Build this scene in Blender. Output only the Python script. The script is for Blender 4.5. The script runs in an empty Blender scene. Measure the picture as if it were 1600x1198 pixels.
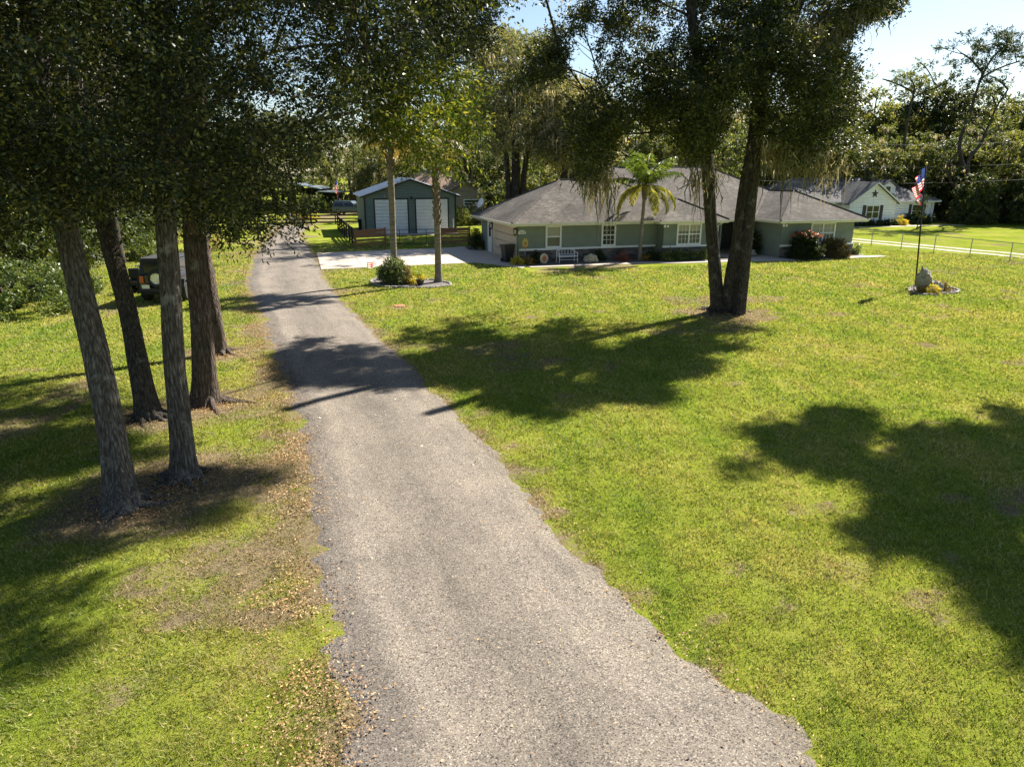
import bpy, math, random
import numpy as np
from mathutils import Matrix, Vector
random.seed(7)
rng = np.random.default_rng(11)
scene = bpy.context.scene
COL = scene.collection
R = math.radians

# ------------------------------------------------------------------ camera geometry
W0, H0, FPX = 1600.0, 1198.0, 1100.0
PITCH, CAMH = R(16.7), 5.4
SP, CP = math.sin(PITCH), math.cos(PITCH)

def ray(px, py):
    u = (px - 800) / FPX; v = (py - 599) / FPX
    return np.array([u, CP - v * SP, -(SP + v * CP)])
def G(px, py, z=0.0):
    r = ray(px, py); t = (z - CAMH) / r[2]
    return np.array([r[0] * t, r[1] * t, z])
def AD(px, py, Y):
    r = ray(px, py); t = Y / r[1]
    return np.array([r[0] * t, Y, CAMH + r[2] * t])
def proj(P):
    P = np.asarray(P, float)
    X, Y, Z = P[..., 0], P[..., 1], P[..., 2] - CAMH
    d = Y * CP - Z * SP; up = Y * SP + Z * CP
    ds = np.where(d > 0.1, d, 0.1)
    return 800 + FPX * X / ds, 599 - FPX * up / ds, d

SUN_EL, SUN_AZ = R(40.0), R(43.0)       # azimuth measured from +Y towards +X
SUN_DIR = np.array([math.sin(SUN_AZ) * math.cos(SUN_EL), math.cos(SUN_AZ) * math.cos(SUN_EL), math.sin(SUN_EL)])

def in_poly(x, y, poly):
    x = np.asarray(x, float); y = np.asarray(y, float)
    inside = np.zeros(x.shape, bool)
    n = len(poly); j = n - 1
    for i in range(n):
        xi, yi = poly[i][0], poly[i][1]; xj, yj = poly[j][0], poly[j][1]
        c = ((yi > y) != (yj > y)) & (x < (xj - xi) * (y - yi) / ((yj - yi) + 1e-12) + xi)
        inside ^= c; j = i
    return inside

# ------------------------------------------------------------------ numpy value noise
def _hash(ix, iy, seed):
    n = (ix.astype(np.int64) * 374761393 + iy.astype(np.int64) * 668265263 + seed * 1442695041) & 0xffffffff
    n = ((n ^ (n >> 13)) * 1274126177) & 0xffffffff
    return ((n ^ (n >> 16)) & 0xffff) / 65535.0
def vnoise(x, y, seed=0):
    x = np.asarray(x, float); y = np.asarray(y, float)
    ix = np.floor(x); iy = np.floor(y); fx = x - ix; fy = y - iy
    fx = fx * fx * (3 - 2 * fx); fy = fy * fy * (3 - 2 * fy)
    a = _hash(ix, iy, seed); b = _hash(ix + 1, iy, seed); c = _hash(ix, iy + 1, seed); d = _hash(ix + 1, iy + 1, seed)
    return (a * (1 - fx) + b * fx) * (1 - fy) + (c * (1 - fx) + d * fx) * fy
def fbm(x, y, seed=0, oct=4):
    s = 0; a = 0.5; t = 0
    for o in range(oct):
        s = s + a * vnoise(x * 2 ** o + 17.3 * o, y * 2 ** o - 9.1 * o, seed + o); t += a; a *= 0.5
    return s / t

# ------------------------------------------------------------------ materials
MAT = {}
def new_mat(name):
    m = bpy.data.materials.new(name); m.use_nodes = True
    nt = m.node_tree; b = nt.nodes['Principled BSDF']
    MAT[name] = m
    return m, nt, b
def node(nt, t, **kw):
    n = nt.nodes.new(t)
    for k, v in kw.items(): setattr(n, k, v)
    return n
def ramp(nt, fac, stops, interp='LINEAR'):
    n = node(nt, 'ShaderNodeValToRGB'); n.color_ramp.interpolation = interp
    e = n.color_ramp.elements
    while len(e) < len(stops): e.new(0.5)
    for i, (p, c) in enumerate(stops):
        e[i].position = p; e[i].color = (c[0], c[1], c[2], 1)
    nt.links.new(fac, n.inputs[0])
    return n.outputs[0]
def mixc(nt, fac, a, b, mode='MIX'):
    n = node(nt, 'ShaderNodeMix', data_type='RGBA', blend_type=mode)
    for s, v in ((n.inputs[0], fac), (n.inputs[6], a), (n.inputs[7], b)):
        if isinstance(v, (int, float)): s.default_value = v
        elif isinstance(v, (tuple, list)): s.default_value = (v[0], v[1], v[2], 1)
        else: nt.links.new(v, s)
    return n.outputs[2]
def noise(nt, scale, detail=4, rough=0.55, vec=None, out=0):
    n = node(nt, 'ShaderNodeTexNoise'); n.inputs['Scale'].default_value = scale
    n.inputs['Detail'].default_value = detail; n.inputs['Roughness'].default_value = rough
    if vec is not None: nt.links.new(vec, n.inputs['Vector'])
    return n.outputs[out]
def objcoord(nt, scale=(1, 1, 1), rot=(0, 0, 0)):
    t = node(nt, 'ShaderNodeTexCoord'); m = node(nt, 'ShaderNodeMapping')
    m.inputs['Scale'].default_value = scale; m.inputs['Rotation'].default_value = rot
    nt.links.new(t.outputs['Object'], m.inputs[0]); return m.outputs[0]
def bump(nt, b, h, strength=0.5, dist=0.02):
    n = node(nt, 'ShaderNodeBump'); n.inputs['Strength'].default_value = strength; n.inputs['Distance'].default_value = dist
    nt.links.new(h, n.inputs['Height']); nt.links.new(n.outputs[0], b.inputs['Normal'])
def plain(name, c, rough=0.7, metal=0, var=0.12, scale=3.0, bmp=0.0, bscale=40, spec=0.5):
    m, nt, b = new_mat(name)
    v = objcoord(nt)
    f = noise(nt, scale, 6, 0.65, v)
    lo = tuple(x * (1 - var) for x in c); hi = tuple(min(1, x * (1 + var)) for x in c)
    nt.links.new(ramp(nt, f, [(0.3, lo), (0.7, hi)]), b.inputs['Base Color'])
    b.inputs['Roughness'].default_value = rough; b.inputs['Metallic'].default_value = metal
    b.inputs['Specular IOR Level'].default_value = spec
    if bmp: bump(nt, b, noise(nt, bscale, 3, 0.6, v), bmp, 0.01)
    return m
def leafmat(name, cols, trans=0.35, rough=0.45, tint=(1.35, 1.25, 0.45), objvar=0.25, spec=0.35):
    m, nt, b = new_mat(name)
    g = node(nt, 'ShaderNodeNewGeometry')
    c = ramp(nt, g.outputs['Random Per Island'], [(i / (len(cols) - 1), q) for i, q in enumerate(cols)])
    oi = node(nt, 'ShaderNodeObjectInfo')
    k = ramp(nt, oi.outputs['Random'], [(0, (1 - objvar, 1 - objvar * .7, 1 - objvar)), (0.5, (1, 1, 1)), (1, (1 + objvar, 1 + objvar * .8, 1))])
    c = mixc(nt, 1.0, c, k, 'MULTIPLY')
    # large tonal patches through the crown: sunlit and duller clumps put into the colour
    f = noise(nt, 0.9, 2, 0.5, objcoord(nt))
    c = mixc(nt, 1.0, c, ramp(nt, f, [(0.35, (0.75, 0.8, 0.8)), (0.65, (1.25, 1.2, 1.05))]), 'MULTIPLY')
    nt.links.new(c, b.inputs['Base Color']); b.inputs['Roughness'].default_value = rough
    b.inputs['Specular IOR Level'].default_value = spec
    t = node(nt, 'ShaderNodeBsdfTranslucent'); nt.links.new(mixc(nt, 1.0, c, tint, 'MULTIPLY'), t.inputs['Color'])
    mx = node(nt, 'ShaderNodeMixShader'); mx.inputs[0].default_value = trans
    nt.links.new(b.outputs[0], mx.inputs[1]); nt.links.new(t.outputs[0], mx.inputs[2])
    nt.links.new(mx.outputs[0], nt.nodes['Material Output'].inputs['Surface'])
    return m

# ------------------------------------------------------------------ objects
XF = {}
def props(o, label=None, cat=None, group=None, kind=None):
    if label: o['label'] = label
    if cat: o['category'] = cat
    if group: o['group'] = group
    if kind: o['kind'] = kind
    return o
def thing(name, label, cat, loc=(0, 0, 0), rz=0.0, group=None):
    o = bpy.data.objects.new(name, None); COL.objects.link(o)
    o.location = tuple(float(v) for v in loc); o.rotation_euler = (0, 0, rz); o.empty_display_size = 0.3
    props(o, label, cat, group)
    return o
def dup(root, loc=None, rz=None, sc=None, label=None, group=None):
    r = root.copy(); COL.objects.link(r)
    if loc is not None: r.location = tuple(float(v) for v in loc)
    if rz is not None: r.rotation_euler = (0, 0, rz)
    if sc is not None: r.scale = (sc, sc, sc) if isinstance(sc, (int, float)) else sc
    if label: r['label'] = label
    if group: r['group'] = group
    for ch in list(root.children):
        c = ch.copy(); COL.objects.link(c); c.parent = r
        for g in list(ch.children):
            d = g.copy(); COL.objects.link(d); d.parent = c
    return r
def invxf(parent):
    # parents are empties without scale, at most one level of unrotated part in between
    o = parent
    while o.parent is not None: o = o.parent
    return Matrix.Translation(o.location) @ Matrix.Rotation(o.rotation_euler[2], 4, 'Z')
def mesh_obj(name, V, F, mat, parent=None, world=False, smooth=False, attrs=None, mats=None, midx=None):
    V = np.asarray(V, np.float32).reshape(-1, 3)
    if world and parent is not None:
        M = np.array(invxf(parent).inverted())
        V = (V @ M[:3, :3].T + M[:3, 3]).astype(np.float32)
    me = bpy.data.meshes.new(name)
    if isinstance(F, np.ndarray):
        k = F.shape[1]; n = F.shape[0]
        me.vertices.add(len(V)); me.vertices.foreach_set('co', V.ravel())
        me.loops.add(n * k); me.loops.foreach_set('vertex_index', F.astype(np.int32).ravel())
        me.polygons.add(n); me.polygons.foreach_set('loop_start', np.arange(0, n * k, k, dtype=np.int32))
        me.polygons.foreach_set('loop_total', np.full(n, k, np.int32))
        me.update(calc_edges=True)
    else:
        me.from_pydata(V.tolist(), [], F)
    if attrs:
        for an, av in attrs.items():
            a = me.attributes.new(an, 'FLOAT', 'POINT'); a.data.foreach_set('value', np.asarray(av, np.float32))
    if mats:
        for m in mats: me.materials.append(m)
        me.polygons.foreach_set('material_index', np.asarray(midx, np.int32))
    elif mat: me.materials.append(mat)
    if smooth: me.polygons.foreach_set('use_smooth', np.ones(len(me.polygons), bool))
    me.update()
    o = bpy.data.objects.new(name, me); COL.objects.link(o)
    if parent is not None: o.parent = parent
    return o

class MB:
    def __init__(s): s.v = []; s.f = []; s.m = []; s.cm = 0
    def face(s, pts):
        b = len(s.v); s.v += [tuple(float(c) for c in p) for p in pts]; s.f.append(list(range(b, b + len(pts)))); s.m.append(s.cm)
    def box(s, x0, y0, z0, x1, y1, z1, M=None):
        p = [(x0, y0, z0), (x1, y0, z0), (x1, y1, z0), (x0, y1, z0), (x0, y0, z1), (x1, y0, z1), (x1, y1, z1), (x0, y1, z1)]
        if M is not None: p = [tuple(M @ Vector(q)) for q in p]
        b = len(s.v); s.v += p
        for q in ((0, 3, 2, 1), (4, 5, 6, 7), (0, 1, 5, 4), (1, 2, 6, 5), (2, 3, 7, 6), (3, 0, 4, 7)):
            s.f.append([b + i for i in q]); s.m.append(s.cm)
        return s
    def bbox(s, x0, y0, z0, x1, y1, z1, c=0.01, M=None):
        # box with chamfered vertical edges and chamfered top
        def ring(ins, z): 
            k = c
            X0, Y0, X1, Y1 = x0 + ins, y0 + ins, x1 - ins, y1 - ins
            return [(X0 + k, Y0, z), (X1 - k, Y0, z), (X1, Y0 + k, z), (X1, Y1 - k, z), (X1 - k, Y1, z), (X0 + k, Y1, z), (X0, Y1 - k, z), (X0, Y0 + k, z)]
        rs = [ring(c, z0), ring(0, z0 + c), ring(0, z1 - c), ring(c, z1)]
        b = len(s.v)
        for r_ in rs: s.v += [tuple(M @ Vector(q)) if M is not None else q for q in r_]
        for i in range(3):
            for j in range(8):
                k = (j + 1) % 8
                s.f.append([b + i * 8 + j, b + i * 8 + k, b + i * 8 + 8 + k, b + i * 8 + 8 + j]); s.m.append(s.cm)
        s.f.append([b + 7 - j for j in range(8)]); s.m.append(s.cm)
        s.f.append([b + 24 + j for j in range(8)]); s.m.append(s.cm)
        return s
    def tube(s, pts, rad, n=8, cap=True):
        pts = [np.asarray(p, float) for p in pts]
        if isinstance(rad, (int, float)): rad = [rad] * len(pts)
        b = len(s.v); N = len(pts)
        ref = np.array([0.31, 0.17, 0.93])
        d0 = pts[-1] - pts[0]; d0 = d0 / (np.linalg.norm(d0) + 1e-9)
        if abs(d0 @ ref) > 0.9: ref = np.array([0.95, 0.2, 0.1])
        for i, p in enumerate(pts):
            a = pts[max(0, i - 1)]; c = pts[min(N - 1, i + 1)]
            d = c - a; d = d / (np.linalg.norm(d) + 1e-9)
            x = np.cross(ref, d); x /= (np.linalg.norm(x) + 1e-9); y = np.cross(d, x)
            for k in range(n):
                t = 2 * math.pi * k / n
                s.v.append(tuple(p + rad[i] * (math.cos(t) * x + math.sin(t) * y)))
        for i in range(N - 1):
            for k in range(n):
                k2 = (k + 1) % n
                s.f.append([b + i * n + k, b + i * n + k2, b + (i + 1) * n + k2, b + (i + 1) * n + k]); s.m.append(s.cm)
        if cap:
            s.f.append([b + n - 1 - k for k in range(n)]); s.m.append(s.cm)
            s.f.append([b + (N - 1) * n + k for k in range(n)]); s.m.append(s.cm)
        return s
    def lathe(s, prof, c=(0, 0, 0), n=16, axis='z', sx=1, sy=1):
        b = len(s.v)
        for r_, z in prof:
            for k in range(n):
                t = 2 * math.pi * k / n; x, y = r_ * math.cos(t) * sx, r_ * math.sin(t) * sy
                if axis == 'z': q = (x, y, z)
                elif axis == 'y': q = (x, z, y)
                else: q = (z, x, y)
                s.v.append((c[0] + q[0], c[1] + q[1], c[2] + q[2]))
        for i in range(len(prof) - 1):
            for k in range(n):
                k2 = (k + 1) % n
                s.f.append([b + i * n + k, b + i * n + k2, b + (i + 1) * n + k2, b + (i + 1) * n + k]); s.m.append(s.cm)
        s.f.append([b + n - 1 - k for k in range(n)]); s.m.append(s.cm)
        s.f.append([b + (len(prof) - 1) * n + k for k in range(n)]); s.m.append(s.cm)
        return s
    def prism(s, poly, y0, y1, plane='xz'):
        # polygon in the given plane extruded along the remaining axis
        n = len(poly); b = len(s.v)
        def q(p, t):
            if plane == 'xz': return (p[0], t, p[1])
            if plane == 'yz': return (t, p[0], p[1])
            return (p[0], p[1], t)
        s.v += [q(p, y0) for p in poly] + [q(p, y1) for p in poly]
        s.f.append([b + i for i in range(n)]); s.m.append(s.cm)
        s.f.append([b + 2 * n - 1 - i for i in range(n)]); s.m.append(s.cm)
        for i in range(n):
            j = (i + 1) % n
            s.f.append([b + i, b + n + i, b + n + j, b + j]); s.m.append(s.cm)
        return s
    def build(s, name, mat, parent=None, world=False, smooth=False, mats=None):
        o = mesh_obj(name, s.v, s.f, mat, parent, world, smooth, mats=mats, midx=s.m if mats else None)
        return o

def top(o, label=None, cat=None, group=None, kind=None): return props(o, label, cat, group, kind)
# ------------------------------------------------------------------ material library
def build_mats():
    # lawn sheet
    m, nt, b = new_mat('lawn')
    v = objcoord(nt)
    n1 = noise(nt, 0.35, 5, 0.6, v); n2 = noise(nt, 9.0, 5, 0.7, v); n3 = noise(nt, 45.0, 4, 0.7, v)
    at = node(nt, 'ShaderNodeAttribute', attribute_name='dry')
    g1 = ramp(nt, n1, [(0.3, (0.145, 0.20, 0.022)), (0.5, (0.22, 0.26, 0.034)), (0.72, (0.31, 0.295, 0.068))])
    tan = ramp(nt, n2, [(0.3, (0.13, 0.10, 0.06)), (0.7, (0.30, 0.24, 0.15))])
    add = node(nt, 'ShaderNodeMath', operation='MULTIPLY_ADD'); add.inputs[1].default_value = 0.9
    nt.links.new(n2, add.inputs[0]); nt.links.new(at.outputs['Fac'], add.inputs[2])
    f = ramp(nt, add.outputs[0], [(0.72, (0, 0, 0)), (1.02, (1, 1, 1))])
    c = mixc(nt, f, g1, tan)
    c = mixc(nt, 1.0, c, ramp(nt, n3, [(0.3, (0.45, 0.5, 0.45)), (0.5, (1, 1, 1)), (0.72, (1.35, 1.3, 1.2))]), 'MULTIPLY')
    nt.links.new(c, b.inputs['Base Color']); b.inputs['Roughness'].default_value = 0.9
    b.inputs['Specular IOR Level'].default_value = 0.0
    n4 = noise(nt, 28.0, 6, 0.75, v)
    bump(nt, b, n4, 1.0, 0.05)
    # blades
    m, nt, b = new_mat('grass_blade')
    g = node(nt, 'ShaderNodeNewGeometry')
    at = node(nt, 'ShaderNodeAttribute', attribute_name='dry')
    gr = ramp(nt, g.outputs['Random Per Island'], [(0, (0.07, 0.10, 0.02)), (0.22, (0.16, 0.205, 0.036)), (0.5, (0.265, 0.30, 0.055)), (0.76, (0.40, 0.38, 0.125)), (1, (0.55, 0.44, 0.25))])
    dr = ramp(nt, g.outputs['Random Per Island'], [(0, (0.12, 0.10, 0.04)), (0.4, (0.26, 0.23, 0.09)), (0.7, (0.36, 0.31, 0.14)), (1, (0.52, 0.40, 0.22))])
    v = objcoord(nt)
    big = noise(nt, 0.35, 5, 0.6, v); mow = noise(nt, 1.0, 3, 0.55, objcoord(nt, (1.1, 0.10, 1), (0, 0, R(-24))))
    c = mixc(nt, ramp(nt, at.outputs['Fac'], [(0.05, (0, 0, 0)), (0.75, (1, 1, 1))]), gr, dr)
    c = mixc(nt, 1.0, c, ramp(nt, big, [(0.3, (0.72, 0.88, 0.65)), (0.55, (1, 1, 1)), (0.75, (1.2, 1.08, 1.25))]), 'MULTIPLY')
    c = mixc(nt, 1.0, c, ramp(nt, mow, [(0.36, (0.74, 0.92, 0.7)), (0.5, (1, 1, 1)), (0.66, (1.15, 1.08, 1.2))]), 'MULTIPLY')
    nt.links.new(c, b.inputs['Base Color']); b.inputs['Roughness'].default_value = 0.6
    b.inputs['Specular IOR Level'].default_value = 0.25
    t = node(nt, 'ShaderNodeBsdfTranslucent'); nt.links.new(mixc(nt, 1.0, c, (1.2, 1.2, 0.6), 'MULTIPLY'), t.inputs['Color'])
    mx = node(nt, 'ShaderNodeMixShader'); mx.inputs[0].default_value = 0.42
    nt.links.new(b.outputs[0], mx.inputs[1]); nt.links.new(t.outputs[0], mx.inputs[2])
    nt.links.new(mx.outputs[0], nt.nodes['Material Output'].inputs['Surface'])
    # driveway
    m, nt, b = new_mat('driveway')
    v = objcoord(nt)
    at = node(nt, 'ShaderNodeAttribute', attribute_name='across')
    vo = node(nt, 'ShaderNodeTexVoronoi'); vo.inputs['Scale'].default_value = 82; nt.links.new(v, vo.inputs['Vector'])
    sep = node(nt, 'ShaderNodeSeparateColor'); nt.links.new(vo.outputs['Color'], sep.inputs[0])
    sp = ramp(nt, sep.outputs[0], [(0, (0.038, 0.034, 0.031)), (0.14, (0.095, 0.085, 0.075)), (0.30, (0.172, 0.150, 0.127)), (0.88, (0.228, 0.199, 0.166)), (1, (0.42, 0.375, 0.315))])
    vo2 = node(nt, 'ShaderNodeTexVoronoi'); vo2.inputs['Scale'].default_value = 38; nt.links.new(v, vo2.inputs['Vector'])
    sep2 = node(nt, 'ShaderNodeSeparateColor'); nt.links.new(vo2.outputs['Color'], sep2.inputs[0])
    sp = mixc(nt, 1.0, sp, ramp(nt, sep2.outputs[0], [(0, (0.72, 0.72, 0.72)), (0.15, (0.96, 0.96, 0.96)), (0.9, (1.04, 1.04, 1.04)), (1, (1.25, 1.24, 1.22))]), 'MULTIPLY')
    wear = noise(nt, 0.8, 6, 0.65, v)
    sp = mixc(nt, 1.0, sp, ramp(nt, wear, [(0.3, (0.82, 0.82, 0.83)), (0.5, (1, 1, 1)), (0.7, (1.1, 1.09, 1.07))]), 'MULTIPLY')
    ms = noise(nt, 3.5, 5, 0.7, v)
    ad = node(nt, 'ShaderNodeMath', operation='MULTIPLY_ADD'); ad.inputs[1].default_value = 0.16; ad.inputs[2].default_value = -0.08
    nt.links.new(ms, ad.inputs[0]); ad2 = node(nt, 'ShaderNodeMath', operation='ADD')
    nt.links.new(ad.outputs[0], ad2.inputs[0]); nt.links.new(at.outputs['Fac'], ad2.inputs[1])
    tr = ramp(nt, ad2.outputs[0], [(0.0, (0.62, 0.64, 0.68)), (0.1, (0.75, 0.75, 0.77)), (0.24, (1.12, 1.1, 1.08)), (0.5, (0.82, 0.81, 0.8)), (0.76, (1.12, 1.1, 1.08)), (0.92, (0.95, 0.94, 0.9)), (1.0, (0.85, 0.8, 0.72))])
    sp = mixc(nt, 1.0, sp, tr, 'MULTIPLY')
    al = node(nt, 'ShaderNodeAttribute', attribute_name='along'); cb = node(nt, 'ShaderNodeCombineXYZ')
    m1 = node(nt, 'ShaderNodeMath', operation='MULTIPLY'); m1.inputs[1].default_value = 9.0; nt.links.new(at.outputs['Fac'], m1.inputs[0])
    m2 = node(nt, 'ShaderNodeMath', operation='MULTIPLY'); m2.inputs[1].default_value = 0.35; nt.links.new(al.outputs['Fac'], m2.inputs[0])
    nt.links.new(m1.outputs[0], cb.inputs[0]); nt.links.new(m2.outputs[0], cb.inputs[1])
    st = noise(nt, 1.0, 6, 0.62, cb.outputs[0])
    sp = mixc(nt, 1.0, sp, ramp(nt, st, [(0.32, (0.76, 0.76, 0.77)), (0.48, (0.98, 0.98, 0.98)), (0.7, (1.12, 1.11, 1.09))]), 'MULTIPLY')
    nt.links.new(sp, b.inputs['Base Color']); b.inputs['Roughness'].default_value = 0.92; b.inputs['Specular IOR Level'].default_value = 0.25
    bump(nt, b, noise(nt, 120, 4, 0.7, v), 0.6, 0.012)
    # dirt verge
    m, nt, b = new_mat('verge_dirt')
    v = objcoord(nt)
    n = noise(nt, 30, 6, 0.75, v)
    c = ramp(nt, n, [(0.3, (0.12, 0.10, 0.08)), (0.5, (0.24, 0.20, 0.155)), (0.7, (0.40, 0.35, 0.28))])
    c = mixc(nt, ramp(nt, noise(nt, 2.2, 4, 0.6, v), [(0.42, (0, 0, 0)), (0.6, (1, 1, 1))]), c, mixc(nt, n, (0.13, 0.125, 0.12), (0.28, 0.26, 0.24)))
    nt.links.new(c, b.inputs['Base Color']); b.inputs['Roughness'].default_value = 0.95; bump(nt, b, n, 1, 0.03)
    # bark
    def bark(name, cols, sc=1.0, bs=1.0):
        m, nt, b = new_mat(name)
        v = objcoord(nt, (17 * sc, 17 * sc, 2.6 * sc))
        n = noise(nt, 1.6, 7, 0.7, v)
        vo = node(nt, 'ShaderNodeTexVoronoi', feature='DISTANCE_TO_EDGE'); vo.inputs['Scale'].default_value = 1.5
        w = mixc(nt, 0.25, v, noise(nt, 2.0, 4, 0.6, v, 1)); nt.links.new(w, vo.inputs['Vector'])
        c = ramp(nt, n, [(0.3, cols[0]), (0.5, cols[1]), (0.72, cols[2])])
        c = mixc(nt, 1.0, c, ramp(nt, vo.outputs[0], [(0, (0.5, 0.48, 0.46)), (0.22, (1, 1, 1)), (0.5, (1.12, 1.12, 1.12))]), 'MULTIPLY')
        li = noise(nt, 2.6, 5, 0.7, objcoord(nt))
        c = mixc(nt, ramp(nt, li, [(0.56, (0, 0, 0)), (0.68, (0.6, 0.6, 0.6))]), c, cols[3])
        nt.links.new(c, b.inputs['Base Color']); b.inputs['Roughness'].default_value = 0.95; b.inputs['Specular IOR Level'].default_value = 0.15
        mh = node(nt, 'ShaderNodeMath', operation='MULTIPLY_ADD'); mh.inputs[1].default_value = 0.6
        nt.links.new(n, mh.inputs[0]); nt.links.new(vo.outputs[0], mh.inputs[2])
        bump(nt, b, mh.outputs[0], bs, 0.09)
    bark('bark_oak', [(0.05, 0.044, 0.038), (0.15, 0.135, 0.12), (0.34, 0.32, 0.29), (0.42, 0.42, 0.39)])
    bark('bark_warm', [(0.05, 0.036, 0.028), (0.13, 0.10, 0.08), (0.25, 0.205, 0.17), (0.32, 0.30, 0.26)])
    bark('bark_dark', [(0.03, 0.027, 0.022), (0.085, 0.075, 0.062), (0.19, 0.17, 0.15), (0.24, 0.24, 0.21)])
    # palm trunk: horizontal rings
    m, nt, b = new_mat('palm_trunk')
    v = objcoord(nt, (2, 2, 9)); n = noise(nt, 1.6, 5, 0.6, v)
    c = ramp(nt, n, [(0.3, (0.11, 0.09, 0.07)), (0.7, (0.27, 0.235, 0.19))]); nt.links.new(c, b.inputs['Base Color'])
    b.inputs['Roughness'].default_value = 0.9; bump(nt, b, n, 0.8, 0.03)
    plain('palm_boot', (0.13, 0.085, 0.055), 0.9, var=0.5, scale=14, bmp=0.7)
    # foliage
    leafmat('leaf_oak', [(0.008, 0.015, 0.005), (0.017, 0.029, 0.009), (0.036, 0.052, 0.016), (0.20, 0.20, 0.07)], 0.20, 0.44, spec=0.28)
    leafmat('leaf_oak_mid', [(0.02, 0.032, 0.01), (0.042, 0.058, 0.018), (0.075, 0.092, 0.03), (0.24, 0.24, 0.085)], 0.28, 0.46, spec=0.28)
    leafmat('leaf_laurel', [(0.05, 0.09, 0.018), (0.09, 0.13, 0.026), (0.15, 0.18, 0.04), (0.32, 0.28, 0.10)], 0.5, 0.5, spec=0.2)
    leafmat('leaf_mid', [(0.035, 0.06, 0.024), (0.065, 0.095, 0.035), (0.115, 0.14, 0.05), (0.20, 0.20, 0.085)], 0.42, 0.5, objvar=0.35)
    leafmat('leaf_forest', [(0.055, 0.085, 0.034), (0.11, 0.145, 0.055), (0.19, 0.21, 0.08), (0.32, 0.31, 0.14)], 0.42, 0.55, objvar=0.4, spec=0.25)
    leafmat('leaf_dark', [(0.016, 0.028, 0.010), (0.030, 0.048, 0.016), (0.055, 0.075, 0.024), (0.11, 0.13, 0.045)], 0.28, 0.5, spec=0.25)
    leafmat('leaf_pine', [(0.03, 0.05, 0.02), (0.05, 0.08, 0.03), (0.08, 0.11, 0.04)], 0.2, 0.6, spec=0.2)
    leafmat('leaf_palm', [(0.06, 0.11, 0.03), (0.11, 0.17, 0.05), (0.22, 0.26, 0.08)], 0.45, 0.4, objvar=0.1)
    leafmat('leaf_palm_old', [(0.17, 0.19, 0.05), (0.27, 0.27, 0.08), (0.36, 0.32, 0.13)], 0.4, 0.5, objvar=0.1)
    leafmat('leaf_shrub', [(0.04, 0.08, 0.02), (0.09, 0.14, 0.04), (0.16, 0.2, 0.08), (0.25, 0.27, 0.13)], 0.3, 0.4, objvar=0.2)
    leafmat('leaf_red', [(0.12, 0.03, 0.03), (0.28, 0.07, 0.06), (0.5, 0.2, 0.17), (0.16, 0.12, 0.04)], 0.35, 0.4, objvar=0.1)
    leafmat('leaf_yellow', [(0.3, 0.32, 0.04), (0.55, 0.5, 0.05), (0.6, 0.4, 0.06)], 0.4, 0.5, objvar=0.1)
    leafmat('leaf_bronze', [(0.14, 0.1, 0.05), (0.22, 0.15, 0.08), (0.12, 0.13, 0.05)], 0.35, 0.5, objvar=0.1)
    leafmat('flower_orange', [(0.42, 0.16, 0.05), (0.30, 0.24, 0.07), (0.12, 0.14, 0.04)], 0.35, 0.5, objvar=0.05)
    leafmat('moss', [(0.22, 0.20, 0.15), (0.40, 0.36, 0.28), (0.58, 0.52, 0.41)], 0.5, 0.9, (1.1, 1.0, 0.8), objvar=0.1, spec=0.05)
    leafmat('moss_shade', [(0.09, 0.09, 0.055), (0.17, 0.16, 0.105), (0.29, 0.265, 0.18)], 0.4, 0.9, (1.1, 1.0, 0.8), objvar=0.1, spec=0.05)  # darker copy of moss, the shade under the crown put into its colour
    leafmat('litter', [(0.10, 0.05, 0.03), (0.30, 0.16, 0.08), (0.46, 0.27, 0.13), (0.58, 0.42, 0.25), (0.42, 0.24, 0.08)], 0.15, 0.7, (1, 0.9, 0.6), objvar=0)
    # buildings
    def siding(name, c, pitch=0.2, var=0.08, axis=2, rough=0.6):
        m, nt, b = new_mat(name)
        v = objcoord(nt)
        s = node(nt, 'ShaderNodeSeparateXYZ'); nt.links.new(v, s.inputs[0])
        k = node(nt, 'ShaderNodeMath', operation='DIVIDE'); k.inputs[1].default_value = pitch; nt.links.new(s.outputs[axis], k.inputs[0])
        fr = node(nt, 'ShaderNodeMath', operation='FRACT'); nt.links.new(k.outputs[0], fr.inputs[0])
        n = noise(nt, 2.0, 5, 0.6, v)
        base = ramp(nt, n, [(0.3, tuple(x * (1 - var) for x in c)), (0.7, tuple(x * (1 + var) for x in c))])
        nt.links.new(base, b.inputs['Base Color']); b.inputs['Roughness'].default_value = rough
        h = ramp(nt, fr.outputs[0], [(0, (0, 0, 0)), (0.12, (1, 1, 1)), (1, (0.35, 0.35, 0.35))])
        bump(nt, b, h, 1.0, 0.06)
    siding('siding_green', (0.155, 0.205, 0.18), 0.22)
    siding('siding_olive', (0.10, 0.155, 0.125), 0.22)
    siding('door_white', (0.82, 0.84, 0.86), 0.30)
    siding('garage_beige', (0.56, 0.47, 0.36), 0.53, rough=0.6)
    siding('siding_white', (0.86, 0.87, 0.88), 0.3)
    siding('siding_tan', (0.30, 0.25, 0.19), 0.3)
    plain('stucco_green', (0.20, 0.235, 0.20), 0.92, var=0.10, scale=1.4, bmp=0.5, bscale=60, spec=0.2)
    plain('stucco_shade', (0.17, 0.205, 0.165), 0.92, var=0.08, scale=1.4, bmp=0.5, bscale=60, spec=0.2)
    plain('trim_white', (0.74, 0.76, 0.76), 0.5, var=0.06, scale=5)
    plain('trim_cream', (0.66, 0.64, 0.54), 0.6, var=0.08, scale=5)
    plain('trim_black', (0.02, 0.02, 0.022), 0.45, var=0.1)
    plain('metal_blue', (0.45, 0.52, 0.60), 0.35, 0.6, var=0.08)
    plain('metal_black', (0.018, 0.018, 0.02), 0.4, 0.3, var=0.1)
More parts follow.
